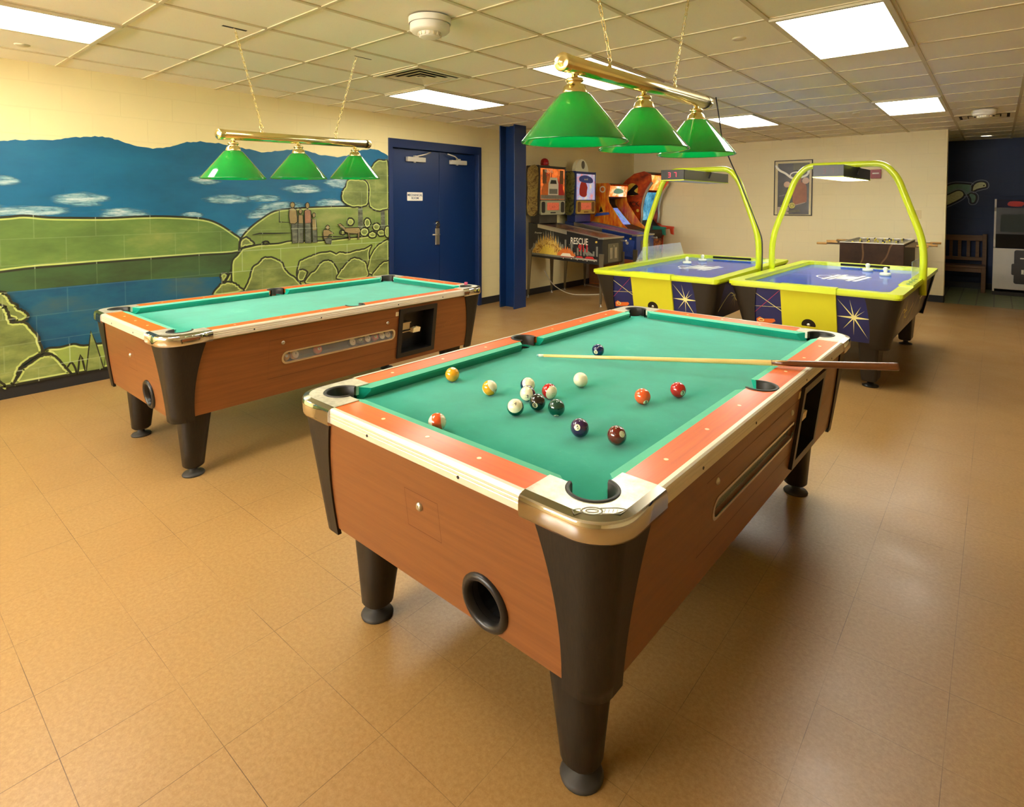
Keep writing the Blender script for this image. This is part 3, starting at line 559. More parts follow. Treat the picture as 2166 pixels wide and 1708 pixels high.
    # corner castings, rubber rims, pockets, posts, legs
    for sx in (-1, 1):
        for sy in (-1, 1):
            def MC(u, v, w, sx=sx, sy=sy): return (sx*(W2-u), sy*(L2-v), w)
            flip = sx*sy > 0
            def fixf(mbx):
                if not flip: mbx.f = [f[::-1] for f in mbx.f]
                return mbx
            inner = [(E_, .018), (E_, .115), (.189, .115)]+arc(.125, .125, .066, -8, -262, 26)+[(.115, .189), (.115, E_), (.018, E_)]+arc(.108, .108, .09, 180, 270, 12)
            mb = MB(); P = inner[::-1]; mb.plate(P, (), .79, .8225, MC)
            c = fixf(mb).build('corner_casting', m_cast, T)
            if sx > 0 and sy < 0:
                lg = MB(); logo(lg, onZ(.8225), 0, 1.15, W2-.062, -L2+.050, math.radians(40)); lg.build('logo', m_logo, c)
            path = [(0, E_)]+[(0, .13)]+arc(.11, .11, .11, 180, 270, 14)+[(.13, 0)]+[(E_, 0)]
            ins = [(.018, E_), (.018, .13)]+arc(.110, .110, .092, 180, 270, 14)+[(.13, .018), (E_, .018)]
            out = lambda q, d: q
            rows = []
            nrm = [(-1, 0), (-1, 0)]+[(math.cos(math.radians(180+90*i/14)), math.sin(math.radians(180+90*i/14))) for i in range(15)]+[(0, -1), (0, -1)]
            for (d, z, use) in ((0, .8232, 1), (.002, .818, 0), (.006, .812, 0), (.0075, .80, 0), (.0075, .776, 0), (.004, .766, 0), (-.004, .764, 0)):
                rows.append([MC(*(a if use else (p[0]+n_[0]*d, p[1]+n_[1]*d)), z) for a, p, n_ in zip(ins, path, nrm)])
            n = len(path); vs = [v for r_ in rows for v in r_]
            b = MB()
            for j in range(len(rows)-1):
                b.f += [[j*n+i, j*n+i+1, (j+1)*n+i+1, (j+1)*n+i] for i in range(n-1)]; b.mi += [0 if j == 0 else 1]*(n-1); b.sm += [j > 0]*(n-1)
            b.v = vs
            for e in (0, n-1):   # end caps
                b.f.append([j*n+e for j in range(len(rows))]); b.mi.append(1); b.sm.append(False)
            fixf(b).build('chrome_band', [m_bevel, m_chrome], c)
            # rubber rim + pocket liner
            rr = MB(); A0 = [math.radians(-8-254*i/26) for i in range(27)]; vs = []
            for R, z in ((.066, .823), (.064, .8255), (.057, .8255), (.054, .820), (.054, .70), (.050, .60)):
                vs += [MC(.125+R*math.cos(a), .125+R*math.sin(a), z) for a in A0]
            rr.add(vs, [(j*27+i, j*27+i+1, (j+1)*27+i+1, (j+1)*27+i) for j in range(5) for i in range(26)], None, 0, True)
            rr.build('pocket_rim', m_pock, T)
            mb = MB(); mb.lathe([(.044, .755), (.042, .70), (.001, .69)], 24, Matrix.Translation(MC(.09, .09, 0))); mb.build('pocket_cup', m_dark, T)
            # corner post: lofted rounded casting narrowing downwards
            po = MB(); NZ = 12; K = 9; rows = []
            for j in range(NZ+1):
                tt = j/NZ; z = .768-.428*tt; t2 = (.775-z)/.415; bs = .013+.055*t2; e = .105+.10*(1-tt)**2.0; r = .075-.015*tt
                pth = [(bs, bs+e)]+arc(bs+r, bs+r, r, 180, 270, K)+[(bs+e, bs)]
                rows.append([MC(u, v, z) for u, v in pth]+[MC(u+.014, v+.014, z) if 0 < i < len(pth)-1 else MC(u+(.014 if i == 0 else 0), v+(.014 if i else 0), z) for i, (u, v) in reversed(list(enumerate(pth)))])
            n = len(rows[0])
            for j in range(NZ+1): po.v += rows[j]
            for j in range(NZ):
                for i in range(n):
                    po.f.append([j*n+i, j*n+(i+1) % n, (j+1)*n+(i+1) % n, (j+1)*n+i]); po.mi.append(0); po.sm.append(0 < i < K+1)
            h = n//2
            for i in range(h-1): po.f.append([NZ*n+i, NZ*n+i+1, NZ*n+n-2-i, NZ*n+n-1-i]); po.mi.append(0); po.sm.append(False)
            fixf(po).build('corner_post', m_post, T)
            # leg
            lg = MB(); rows = []
            for z, a, b_ in ((.40, .135, .305), (.30, .14, .29), (.15, .15, .272), (.055, .156, .262), (.045, .166, .252)):
                rows.append([MC(*p, z) for p in rrect(a, a, b_, b_, .045 if z > .05 else .04, 4)])
            n = len(rows[0])
            for r_ in rows: lg.v += r_
            for j in range(len(rows)-1):
                for i in range(n): lg.f.append([(j+1)*n+i, (j+1)*n+(i+1) % n, j*n+(i+1) % n, j*n+i]); lg.mi.append(0); lg.sm.append(True)
            lg.f.append(list(range((len(rows)-1)*n, len(rows)*n))[::-1]); lg.mi.append(0); lg.sm.append(False)
            L = fixf(lg).build('leg', m_post, T)
            ft = MB(); c_ = MC(.208, .208, 0); ft.lathe([(.001, 0), (.056, 0), (.058, .006), (.052, .014), (.022, .020), (.016, .05)], 24, Matrix.Translation(c_)); ft.build('foot', m_rubber, L)
        # side pocket
        rr = MB(); A0 = [math.radians(122-244*i/26) for i in range(27)]; vs = []
        for R, z in ((.066, .8205), (.064, .8235), (.056, .8235), (.053, .818), (.053, .752), (.046, .745)): vs += [(sx*(W2-.085+R*math.cos(a)), sx*R*math.sin(a), z) for a in A0]
        rr.add(vs, [(j*27+i, (j+1)*27+i, (j+1)*27+i+1, j*27+i+1) for j in range(5) for i in range(26)], None, 0, True); rr.build('pocket_rim', m_pock, T)
        mb = MB(); mb.lathe([(.046, .755), (.040, .71), (.001, .70)], 24, Matrix.Translation((sx*(W2-.072), 0, 0))); mb.build('pocket_cup', m_dark, T)
    # body panels
    e1 = L2-.05
    def trap(l): return [(-(l-.14), .362), (l-.14, .362), (l-.085, .772), (-(l-.085), .772)]
    win = rrect(-.53, .548, .29, .61, .028, 5); coin = rect(.345, .415, .655, .728)
    mb = MB(); s4 = [(-(L2-.16), .362), (.30, .362), (.30, .772), (-(L2-.085), .772)]; [mb.plate(q_, (), -.016, 0, slope('x+')) for q_ in ([(-(L2-.14), .362), (.30, .362), (.30, .549), (-(L2-.115), .549)], [(-(L2-.1069), .609), (.30, .609), (.30, .772), (-(L2-.085), .772)], [(-(L2-.115), .549), (-.529, .549), (-.529, .609), (-(L2-.1069), .609)], rect(.289, .549, .30, .609))]; mb.plate([(.30, .362), (L2-.14, .362), (L2-.085, .772), (.30, .772)], [coin], -.016, 0, slope('x+')); p = mb.build('side_panel', m_pan_y, T)
    mb = MB(); mb.plate(trap(L2), [], -.016, 0, slope('x-')); mb.build('side_panel', m_pan_y, T)
    hole = circ(.235, .44, .060, 28)
    mb = MB(); mb.plate(trap(W2), [hole], -.016, 0, slope('y-')); pe = mb.build('end_panel', m_pan_x, T)
    mb = MB(); mb.plate(trap(W2), [], -.016, 0, slope('y+')); mb.build('end_panel', m_pan_x, T)
    sp = slope('x+'); se = slope('y-')
    # ball window: chrome surround, glass, trough
    mb = MB(); mb.plate(rrect(-.54, .540, .30, .618, .034, 5), [rrect(-.528, .550, .288, .608, .026, 5)], 0, .004, sp); ww = mb.build('ball_window', m_chrome, T)
    mb = MB(); mb.plate(rrect(-.53, .548, .29, .61, .028, 5), (), -.008, -.006, sp); mb.build('window_pane', m_glass, ww)
    mb = MB(); mb.box((W2-.17, -.55, .535), (W2-.075, .31, .541)); mb.box((W2-.172, -.55, .54), (W2-.168, .31, .66)); mb.build('ball_trough', m_trough, ww)
    # service door outline and locks
    mb = MB(); ribbon(mb, [(-.62, .47), (.325, .47), (.325, .70), (-.62, .70)], .0025, sp, 0, True, 0, .0006); mb.build('service_door', m_line, T)
    for u, v in ((-.535, .675), (.23, .668)):
        mb = MB(); Mx = Matrix.Translation(sp(u, v, 0)) @ Matrix.Rotation(pi/2, 4, 'Y'); mb.lathe([(.011, 0), (.011, .003), (.007, .006), (.001, .006)], 16, Mx); mb.build('lock', m_steel, T)
    # coin box
    mb = MB(); mb.plate(rect(.325, .395, .675, .748), [rect(.357, .428, .643, .716)], 0, .014, sp); cb = mb.build('coin_box', m_black, T)
    f = sp; mb = MB(); a, b, c_, d = .357, .643, .428, .716; dp = -.11
    for (u0, v0, u1, v1) in ((a, c_, b, c_), (b, c_, b, d), (b, d, a, d), (a, d, a, c_)):
        mb.add([f(u0, v0, .001), f(u1, v1, .001), f(u1, v1, dp), f(u0, v0, dp)], [(0, 1, 2, 3)], None, 0, False)
    mb.add([f(a, c_, dp), f(b, c_, dp), f(b, d, dp), f(a, d, dp)], [(0, 1, 2, 3)], None, 0, False); mb.build('recess', m_black, cb)
    mb = MB(); mb.plate(rect(.375, .585, .455, .635), (), -.1, -.03, f); mb.plate(rect(.372, .632, .458, .640), (), -.1, -.02, f); mb.plate(rect(.375, .568, .460, .575), (), -.1, -.02, f)
    mb.build('coin_mechanism', m_steel, cb)
    mb = MB(); mb.plate([(.475, .555), (.54, .555), (.545, .585), (.53, .592), (.525, .586), (.51, .592), (.478, .586)], (), -.05, -.01, f); mb.build('price_card', m_sight, cb)
    mb = MB(); mb.plate(rrect(.295, .705, .32, .735, .004), (), 0, .002, f); mb.build('sticker', m_sight, T)
    mb = MB(); logo(mb, lambda u, v, w: f(u, v, w), 0, 1.6, .83, .575, .35); mb.build('badge', m_badge, T)
    # ball return and key hatch on the end
    mb = MB(); N = 32; prof = [(.057, -.03), (.059, .006), (.066, .013), (.074, .013), (.081, .006), (.081, 0)]
    vs = [se(.235+R*math.cos(2*pi*i/N), .44+R*math.sin(2*pi*i/N), w_) for R, w_ in prof for i in range(N)]
    mb.add(vs, [(j*N+i, j*N+(i+1) % N, (j+1)*N+(i+1) % N, (j+1)*N+i) for j in range(len(prof)-1) for i in range(N)], None, 0, True)
    br = mb.build('ball_return', m_black, T)
    mb = MB(); vs = [se(.235+R*math.cos(2*pi*i/N), .44+R*math.sin(2*pi*i/N), w_) for R, w_ in ((.058, -.01), (.058, -.16)) for i in range(N)]
    mb.add(vs, [(i, N+i, N+(i+1) % N, (i+1) % N) for i in range(N)]+[list(range(N, 2*N))], None, 0, False); mb.build('return_cavity', m_dark, br)
    mb = MB(); ribbon(mb, [(-.065, .545), (.08, .545), (.08, .663), (-.065, .663)], .002, se, 0, True, 0, .0006); kh = mb.build('key_hatch', m_line, T)
    mb = MB(); Mx = Matrix.Translation(se(-.002, .625, 0)) @ Matrix.Rotation(pi/2, 4, 'X'); mb.lathe([(.0125, 0), (.0125, .004), (.008, .008), (.001, .008)], 18, Mx); mb.box((-.0015, -.006, .008), (.0015, .006, .009), None, Mx); mb.build('lock', m_steel, kh)
    return T
m_pock = simple('pocket_rubber', (34, 31, 24), .5, bump=.2)
m_trough = simple('trough_felt', (70, 84, 50), .8)
T1 = make_table('near pool table with scattered balls and a cue on its green cloth', (-1.224, 2.222, 0), math.radians(-1.0))
T2 = copy_tree(T1); T2['label'] = 'farther pool table by the mural, its green cloth empty, balls behind its window'
T2.location = (-3.765, 2.235, 0); T2.rotation_euler = (0, 0, 0); T2.scale = (.928, 1, 1)
# chalk cube on the far table
mb = MB(); mb.box((-.011, -.011, 0), (.011, .011, .02), 0); mb.box((-.0112, -.0112, .02), (.0112, .0112, .0215), 1)
tag(bevel(mb.build('chalk_cube', [simple('pink_chalk', (205, 90, 120), .9), simple('chalk_top', (170, 60, 100), 1.)], None, (-3.765+.928*W2-.17, 2.235+L2-.05, .8225), (0, 0, .3)), .001), 'tiny pink chalk cube on the far corner of the far pool table', 'chalk')
# ---------------- balls ----------------
def ballmat(name, rgb, coat=1.):
    t = NT(name); t.base(lin(rgb)); t.set(Roughness=.12, Coat_Weight=coat, Coat_Roughness=.03); return t.m
BC = {1: (232, 160, 18), 2: (10, 30, 84), 3: (188, 26, 26), 4: (52, 20, 70), 5: (232, 92, 40), 6: (4, 62, 46), 7: (100, 28, 20), 8: (24, 20, 18)}
m_ivory = ballmat('ivory_resin', (242, 232, 196)); BM = {k: ballmat('ball_colour', v) for k, v in BC.items()}; m_num = simple('number_ink', (30, 26, 20), .3)
RB = .0286
def sphere_patch(mb, d, ang, R, k, seg=20, rings=3):
    d = Vector(d).normalized(); q = d.to_track_quat('Z', 'Y').to_matrix()
    vs = [tuple(q @ Vector((0, 0, R)))]
    for i in range(1, rings+1):
        a = ang*i/rings
        vs += [tuple(q @ Vector((R*math.sin(a)*math.cos(2*pi*j/seg), R*math.sin(a)*math.sin(2*pi*j/seg), R*math.cos(a)))) for j in range(seg)]
    fs = [(0, 1+j, 1+(j+1) % seg) for j in range(seg)]+[(1+i*seg+j, 1+(i+1)*seg+j, 1+(i+1)*seg+(j+1) % seg, 1+i*seg+(j+1) % seg) for i in range(rings-1) for j in range(seg)]
    mb.add(vs, fs, None, k, True)
def ball(n, loc, spot=(0, -1, .3), pole=None, label=None, spin=0., group=None, cat='billiard ball'):
    """solid 1-8, stripe 9-15 (pole = axis of the stripe's white ends), 0 = cue ball"""
    base = n if n <= 8 else n-8
    mb = MB(); seg, rg = 40, 24; ax = Vector(pole or (0, 0, 1)).normalized(); Q = ax.to_track_quat('Z', 'Y').to_matrix().to_4x4()
    mb.sphere((0, 0, 0), RB, 0, seg, rg, Q)
    if n > 8:
        for fi in range(len(mb.f)):
            i = fi//seg; mb.mi[fi] = 0 if abs(math.cos(pi*(i+.5)/rg)) < .52 else 1
    mats = [m_ivory if n == 0 else BM[base]]+([m_ivory] if n > 8 else [])
    o = mb.build('cue_ball' if n == 0 else 'billiard_ball', mats, None, loc)
    tag(o, label, cat, group or 'balls on the near pool table')
    if n:
        sp = MB(); d = Vector(spot).normalized(); sphere_patch(sp, d, .34, RB*1.004, 0); s_ = sp.build('number_spot', m_ivory, o)
        q = d.to_track_quat('Z', 'Y').to_matrix() @ Matrix.Rotation(spin, 3, 'Z'); vs, fs = textgeo(str(n), .018 if n < 10 else .0145, .03)
        tx = MB(); tx.add([tuple((q @ Vector((a, b, math.sqrt(max(1e-8, RB**2-a*a-b*b))))).normalized()*RB*1.010) for a, b in vs], fs); tx.build('number', m_num, s_)
    return o
ZB = .775+RB
cv = lambda x, y: Vector((x, y, 0))
def tocam(loc, dx=0, dy=0):
    """unit vector from ball to camera turned by dx (right) and dy (up)"""
    v = (Vector((0, 0, 1.5))-Vector(loc)).normalized(); r = Vector((0, 0, 1)).cross(v).normalized(); u = v.cross(r)
    return tuple((v+r*dx+u*dy).normalized())
B = [(1, -1.665, 1.609, (.3, 2.), None, 'solid yellow ball nearest the left cushion of the near table'),
     (9, -1.437, 1.583, (2., -1.), (1.3, .9), 'white and yellow striped ball right of the solid yellow ball'),
     (10, -1.349, 1.702, (.35, -.35), (.25, .35), 'white and blue striped ball at the back of the cluster'),
     (12, -1.288, 1.625, (-.15, -.4), (-.35, .0), 'white and purple striped ball with its number low, behind the black ball'),
     (11, -1.243, 1.697, (.75, -.6), (.75, -.45), 'white and red striped ball at the right rear of the cluster'),
     (8, -1.206, 1.576, (-.35, -.45), None, 'black number 8 ball in the middle of the cluster'),
     (14, -1.232, 1.487, (-.15, .45), (-.1, .35), 'white-topped dark green striped ball at the front left of the cluster'),
     (6, -1.123, 1.574, (0, -3.), None, 'solid dark green ball at the front right of the cluster'),
     (0, -1.231, 1.888, None, None, 'plain white cue ball right of the cluster'),
     (2, -1.418, 2.323, (-.45, -.42), None, 'dark blue ball lying just behind the cue stick'),
     (5, -.954, 1.868, (.7, -1.2), None, 'solid orange ball with its number turned down, right side of the table'),
     (3, -.888, 2.021, (.85, -.5), None, 'solid red ball nearest the right side pocket'),
     (13, -1.337, 1.225, (3, 0.2), (9, .8), 'white and orange striped ball close to the near end rail'),
     (4, -.967, 1.479, (-.28, .02), None, 'solid purple ball marked 4 in front of the maroon ball'),
     (7, -.85, 1.502, (.68, .2), None, 'solid maroon ball marked 7, nearest the right long rail')]
for n, x, y, sp_, pl, lab in B:
    lc = (x, y, ZB)
    ball(n, lc, tocam(lc, *sp_) if sp_ else (0, 0, -1), tocam(lc, *pl) if pl else None, lab, {4: .3, 7: -.9, 8: .2, 12: .1}.get(n, 0), 'balls on the near pool table')
# balls racked behind the window of the far table
for k, (yy, n) in enumerate(((-.49, 1), (-.43, 9), (-.27, 5), (-.02, 14), (.04, 6), (.10, 15), (.165, 3), (.22, 12), (.27, 10))):
    lc = (-3.765+.928*(W2-.105), 2.235+yy, .541+RB)
    nm = ['leftmost yellow ball', 'pale yellow ball second from the left', 'orange ball alone', 'green striped ball left of centre right', 'dark green ball', 'maroon striped ball', 'red ball', 'purple striped ball second from the right', 'rightmost blue striped ball'][k]
    ball(n, lc, tocam(lc, .4, .2), tocam(lc, .8, .3), nm+' behind the ball window of the far pool table', 0, 'balls behind the window of the far pool table')
# ---------------- cue ----------------
q = thing('pool_cue', 'two-tone pool cue lying across the near table with its dark butt over the right rail', 'pool cue', (-1.615, 2.107, .7885))
q.rotation_euler = Vector((1.065, .457, .056)).to_track_quat('X', 'Z').to_euler()
def cueseg(nm, pts, mat):
    mb = MB(); mb.tube([(x, 0, 0) for x, r in pts], [r for x, r in pts], 20); return mb.build(nm, mat, q)
m_maple = wood('pale_maple', (240, 208, 136), (226, 186, 108), 'YXZ', (30, 1.2, 30), .3, .5); m_butt = wood('walnut_butt', (108, 62, 30), (80, 42, 20), 'YXZ', (30, 1.2, 30), .3, .5)
cueseg('tip', [(0, .0055), (.002, .0062), (.008, .0062)], simple('blue_tip', (150, 200, 205), .8))
cueseg('ferrule', [(.008, .0064), (.032, .0066)], m_white)
cueseg('shaft', [(.032, .0066), (.4, .0085), (.75, .0102), (.98, .0115), (1.06, .012)], m_maple)
cueseg('butt', [(1.0, .01195), (1.06, .0124), (1.2, .0136), (1.448, .0158), (1.456, .0155)], m_butt)
# maple points running into the butt
for a in (0, pi/2, pi, 3*pi/2):
    mb = MB(); pts = []
    for i in range(9):
        x = .92+.15*i/8; w_ = .9*(1-i/8); r_ = .01305
        for s_ in (-1, 1):
            an = a+s_*w_*.75+.6; rr_ = r_-(.0015*(1-i/8)); pts.append((x, rr_*math.cos(an), rr_*math.sin(an)))
    mb.add(pts, [(2*i, 2*i+1, 2*i+3, 2*i+2) for i in range(8)], None, 0, True); mb.build('inlay_point', m_maple, q)
# ---------------- billiard lamps ----------------
def shade_mat():
    t = NT('green_shade'); t.base(lin((4, 148, 62))); t.set(Roughness=.08, Coat_Weight=1., Coat_Roughness=.02, Specular_IOR_Level=.6)
    tr = t.add('ShaderNodeBsdfTranslucent'); tr.inputs[0].default_value = (*lin((20, 200, 90)), 1)
    mx = t.add('ShaderNodeMixShader'); mx.inputs[0].default_value = .30; t.l(t.b.outputs[0], mx.inputs[1]); t.l(tr.outputs[0], mx.inputs[2]); t.l(mx.outputs[0], t.n['Material Output'].inputs[0]); return t.m
m_shade = shade_mat(); m_bulb = emis('bulb_glass', (255, 236, 190), 2.)
def chain(mb, a, b):
    a, b = Vector(a), Vector(b); d = b-a; n = max(2, int(d.length/.0262)); z = d.normalized(); q = z.to_track_quat('Z', 'Y').to_matrix().to_4x4()
    for i in range(n):
        c = a+d*((i+.5)/n); M = Matrix.Translation(c) @ q @ Matrix.Rotation(pi/2*(i % 2), 4, 'Z'); L = d.length/n*.78
        ring = [(.0068*math.cos(t_), 0, (L-.0068 if math.sin(t_) >= 0 else -(L-.0068))+.0068*math.sin(t_)) for t_ in [2*pi*k/10 for k in range(10)]]
        mb.tube(ring, .0014, 5, 0, True, M=M)
def lamp(label, a, b, shades, att, ceil, power):
    a, b = Vector(a), Vector(b); ang = math.atan2((b-a).y, (b-a).x); L = thing('billiard_lamp', label, 'lamp', tuple(a), 0, 'green-shaded billiard lamps')
    R = lambda p: tuple(Vector(p)-a)
    mb = MB(); mb.tube([(0, 0, 0), R(b)], .032, 28); br = mb.build('brass_bar', m_brass, L)
    for p, s_ in ((Vector((0, 0, 0)), -1), (b-a, 1)):
        mb = MB(); dd = (b-a).normalized()*s_; q_ = dd.to_track_quat('Z', 'Y').to_matrix().to_4x4(); mb.lathe([(.034, -.03), (.0345, .001), (.030, .006), (.02, .003), (.012, .010), (.001, .012)], 28, Matrix.Translation(p) @ q_); mb.build('end_cap', m_brass, L)
    for t_ in shades:
        c = (b-a)*t_; M = Matrix.Translation(c)
        mb = MB(); mb.lathe([(.012, -.03), (.012, -.045), (.030, -.048), (.034, -.056), (.030, -.062), (.026, -.068), (.040, -.078), (.046, -.098), (.047, -.108), (.001, -.109)], 28, M); mb.build('socket_cap', m_brass, L)
        mb = MB(); zt, zb = -.104, -.282
        mb.lathe([(.035, zt+.002), (.052, zt), (.060, zt-.006), (.196, zb+.004), (.199, zb), (.197, zb-.003), (.193, zb), (.056, zt-.010), (.035, zt-.004)], 56, M); mb.build('lamp_shade', m_shade, L)
        mb = MB(); mb.sphere((0, 0, zt-.075), .028, 0, 16, 10, M); mb.cyl(.014, zt-.06, zt, 12, M); mb.build('bulb', m_bulb, L)
        ld = bpy.data.lights.new('bulb_light', 'POINT'); ld.energy = power; ld.color = (1, .86, .62); ld.shadow_soft_size = .03
        lo = bpy.data.objects.new('bulb_light', ld); COL.objects.link(lo); lo.parent = L; lo.location = c+Vector((0, 0, zt-.115))
    for p, e in zip(att, ceil):
        c = (b-a)*p; up = Vector((0, 0, 1)); mb = MB()
        mb.lathe([(.009, .030), (.010, .036), (.005, .042), (.004, .052)], 12, Matrix.Translation(c)); mb.tube([tuple(c+Vector((.0, .013*math.cos(k*pi/8), .066+.015*math.sin(k*pi/8)))) for k in range(16)], .0022, 6, 0, True); mb.build('hanger_ring', m_brass, L)
        mb = MB(); chain(mb, c+Vector((0, 0, .078)), Vector(e)-a); mb.build('chain', m_brass, L)
lamp('large green-shaded brass bar lamp hanging over the near pool table', (-1.2, 1.71, 2.005), (-1.2, 3.06, 2.035), (.06, .465, .895), (.245, .70), ((-1.2, 1.83, 2.588), (-1.2, 2.83, 2.588)), BULB)
lamp('farther green-shaded brass bar lamp hanging over the far pool table', (-3.77, 1.60, 1.935), (-3.99, 2.90, 1.985), (.075, .465, .885), (.235, .735), ((-3.655, 1.66, 2.588), (-3.66, 2.56, 2.588)), BULB)
# ---------------- air hockey tables ----------------
m_lime = simple('lime_enamel', (205, 222, 36), .3, var=.03, coat=.4)
m_limeyel = simple('yellow_lime_panel', (214, 210, 40), .4, var=.03)
m_ahnavy = simple('navy_graphic_panel', (26, 36, 92), .35, var=.12, nscale=3, coat=.3)
m_ahblack = simple('black_casting', (34, 28, 20), .42)
def ah_top():
    t = NT('blue_playfield'); t.base(lin((34, 82, 186))); t.set(Roughness=.1, Specular_IOR_Level=.12); return t.m
m_ahtop = ah_top(); m_ahwhite = simple('white_print', (236, 240, 236), .3); m_ray = simple('pale_yellow_print', (238, 232, 150), .4); m_pinkray = simple('magenta_print', (190, 50, 84), .4)
m_orange = simple('orange_print', (226, 110, 40), .4); m_wall_in = simple('teal_rail_lining', (40, 168, 176), .35)
m_plexi = NT('plexiglass'); m_plexi.base((.72, .8, .86)); m_plexi.set(Roughness=.03, Alpha=.28, Specular_IOR_Level=.8); m_plexi = m_plexi.m
m_led = emis('red_led', (255, 30, 60), 3.); m_ledoff = simple('dim_led', (90, 14, 24), .4)
SEG = {'3': 'abgcd', '7': 'abc', '1': 'bc', '0': 'abcdef'}
def digit(mb, ch, M, u, v, s, k):
    P = dict(a=((0, 1), (1, 1)), b=((1, 1), (1, .5)), c=((1, .5), (1, 0)), d=((0, 0), (1, 0)), e=((0, .5), (0, 0)), f=((0, 1), (0, .5)), g=((0, .5), (1, .5)))
    for c in SEG[ch]:
        (x0, y0), (x1, y1) = P[c]; ribbon(mb, [(u+x0*s*.5, v+y0*s), (u+x1*s*.5, v+y1*s)], s*.16, M, k, False, 0, .001)
def starburst(mb, M, cx, cz, k, s=1.):
    for ang, L, wd in ((0, .145, .022), (180, .13, .022), (62, .11, .010), (100, .15, .010), (128, .19, .012), (232, .13, .010), (268, .15, .008), (300, .19, .012), (40, .10, .008)):
        a = math.radians(ang); d = (math.cos(a)*s, math.sin(a)*s); p = (-d[1], d[0])
        mb.add([M(cx-p[0]*wd*.5, cz-p[1]*wd*.5, .001), M(cx+d[0]*L, cz+d[1]*L, .001), M(cx+p[0]*wd*.5, cz+p[1]*wd*.5, .001)], [(0, 1, 2)], None, k, False)
    mb.add([M(cx+a*s, cz+b*s, .0012) for a, b in circ(0, 0, .018, 14)], [list(range(14))], None, k, False)
AW, AL = .66, 1.21
def ahslope(side):
    def f(u, v, w):
        tt = (.765-v)/.385; d = .022+.09*tt
        if side == 'x+': return (AW-d+w, u, v)
        if side == 'x-': return (-(AW-d+w), -u, v)
        if side == 'y-': return (u, -(AL-d+w), v)
        return (-u, (AL-d+w), v)
    return f
def air_hockey(label, loc, rz, lit):
    T = thing('air_hockey_table', label, 'air hockey table', loc, rz, 'lime-rimmed air hockey tables')
    mb = MB(); mb.plate(rrect(-AW, -AL, AW, AL, .05, 5), [rrect(-AW+.10, -AL+.10, AW-.10, AL-.10, .06, 6)], .772, .802); mb.plate(rrect(-AW+.012, -AL+.012, AW-.012, AL-.012, .045, 5), [rrect(-AW+.11, -AL+.11, AW-.11, AL-.11, .05, 5)], .755, .773)
    bevel(mb.build('rim', m_lime, T), .004)
    mb = MB(); P = rrect(-AW+.098, -AL+.098, AW-.098, AL-.098, .06, 6); n = len(P)
    mb.add([(a, b, z) for z in (.80, .762) for a, b in P], [(i, n+i, n+(i+1) % n, (i+1) % n) for i in range(n)]); mb.build('rail_lining', m_wall_in, T)
    mb = MB(); mb.box((-AW+.08, -AL+.08, .745), (AW-.08, AL-.08, .764)); pf = mb.build('playfield', m_ahtop, T)
    mb = MB(); MZ = onZ(.764)
    ribbon(mb, [(-AW+.1, 0), (AW-.1, 0)], .008, MZ, 0, False, 0, .0006)
    for k, (o_, l) in enumerate(((-.11, .46), (-.055, .52), (.10, .52), (.155, .46))):
        mb.add([MZ(o_-.018, -.26, .001), MZ(o_+.018, -.26, .001), MZ(o_+.018+.05, -.26+l, .001), MZ(o_-.018+.05, -.26+l, .001)], [(0, 1, 2, 3)])
    mb.add([MZ(-.04, -.14, .001), MZ(.09, -.14, .001), MZ(.12, .14, .001), MZ(-.01, .14, .001)], [(0, 1, 2, 3)])
    for a, b in ((-.16, .20), (-.14, .235), (-.03, -.20), (-.05, -.165)): ribbon(mb, [(a, b), (a+.26, b+.01)], .022, MZ, 0, False, 0, .0012)
    ribbon(mb, smooth2([(-.10, -.20), (-.19, -.10), (-.21, .02), (-.15, .10), (-.09, .05)], False, 4), .016, MZ, 0, False, 0, .001)
    mb.build('playfield_logo', m_ahwhite, pf)
    mb = MB()
    for s_ in (-1, 1): mb.box((-.24, s_*(AL-.093)-.008, .766), (.24, s_*(AL-.093)+.008, .799))
    mb.build('goal_slot', m_dark, T)
    for sd, l in (('y-', AW), ('y+', AW), ('x+', AL), ('x-', AL)):
        f = ahslope(sd); mb = MB(); mb.plate([(-(l-.20), .38), (l-.20, .38), (l-.11, .765), (-(l-.11), .765)], (), -.016, 0, f, 0)
        if sd == 'y-':
            starburst(mb, f, .33, .58, 1, 1.)
            ribbon(mb, [(-.47, .735), (-.20, .555)], .012, f, 1, False, 0, .001); ribbon(mb, [(-.20, .60), (-.52, .58)], .008, f, 1, False, 0, .001); ribbon(mb, [(-.49, .48), (-.22, .75)], .009, f, 2, False, 0, .0015)
            mb.plate([(-.43, .425), (-.30, .445), (-.27, .465), (-.28, .485), (-.37, .475), (-.40, .49), (-.43, .47)], (), 0, .001, f, 3); ribbon(mb, circ(-.39, .462, .022, 12, .012), .007, f, 1, True, 0, .0015)
        elif sd[0] == 'x':
            s_ = 1 if sd == 'x+' else -1
            for q_ in (-.55, .45): starburst(mb, f, q_, .58, 1, .9)
            ribbon(mb, [(-.1, .42), (.25, .72)], .012, f, 1, False, 0, .001); ribbon(mb, [(-.35, .70), (.1, .45)], .009, f, 2, False, 0, .0015); ribbon(mb, smooth2([(-.95, .45), (-.7, .62), (-.4, .50), (-.1, .6)], False, 4), .012, f, 1, False, 0, .001)
        mb.build('graphic_panel', [m_ahnavy, m_ray, m_pinkray, m_orange], T)
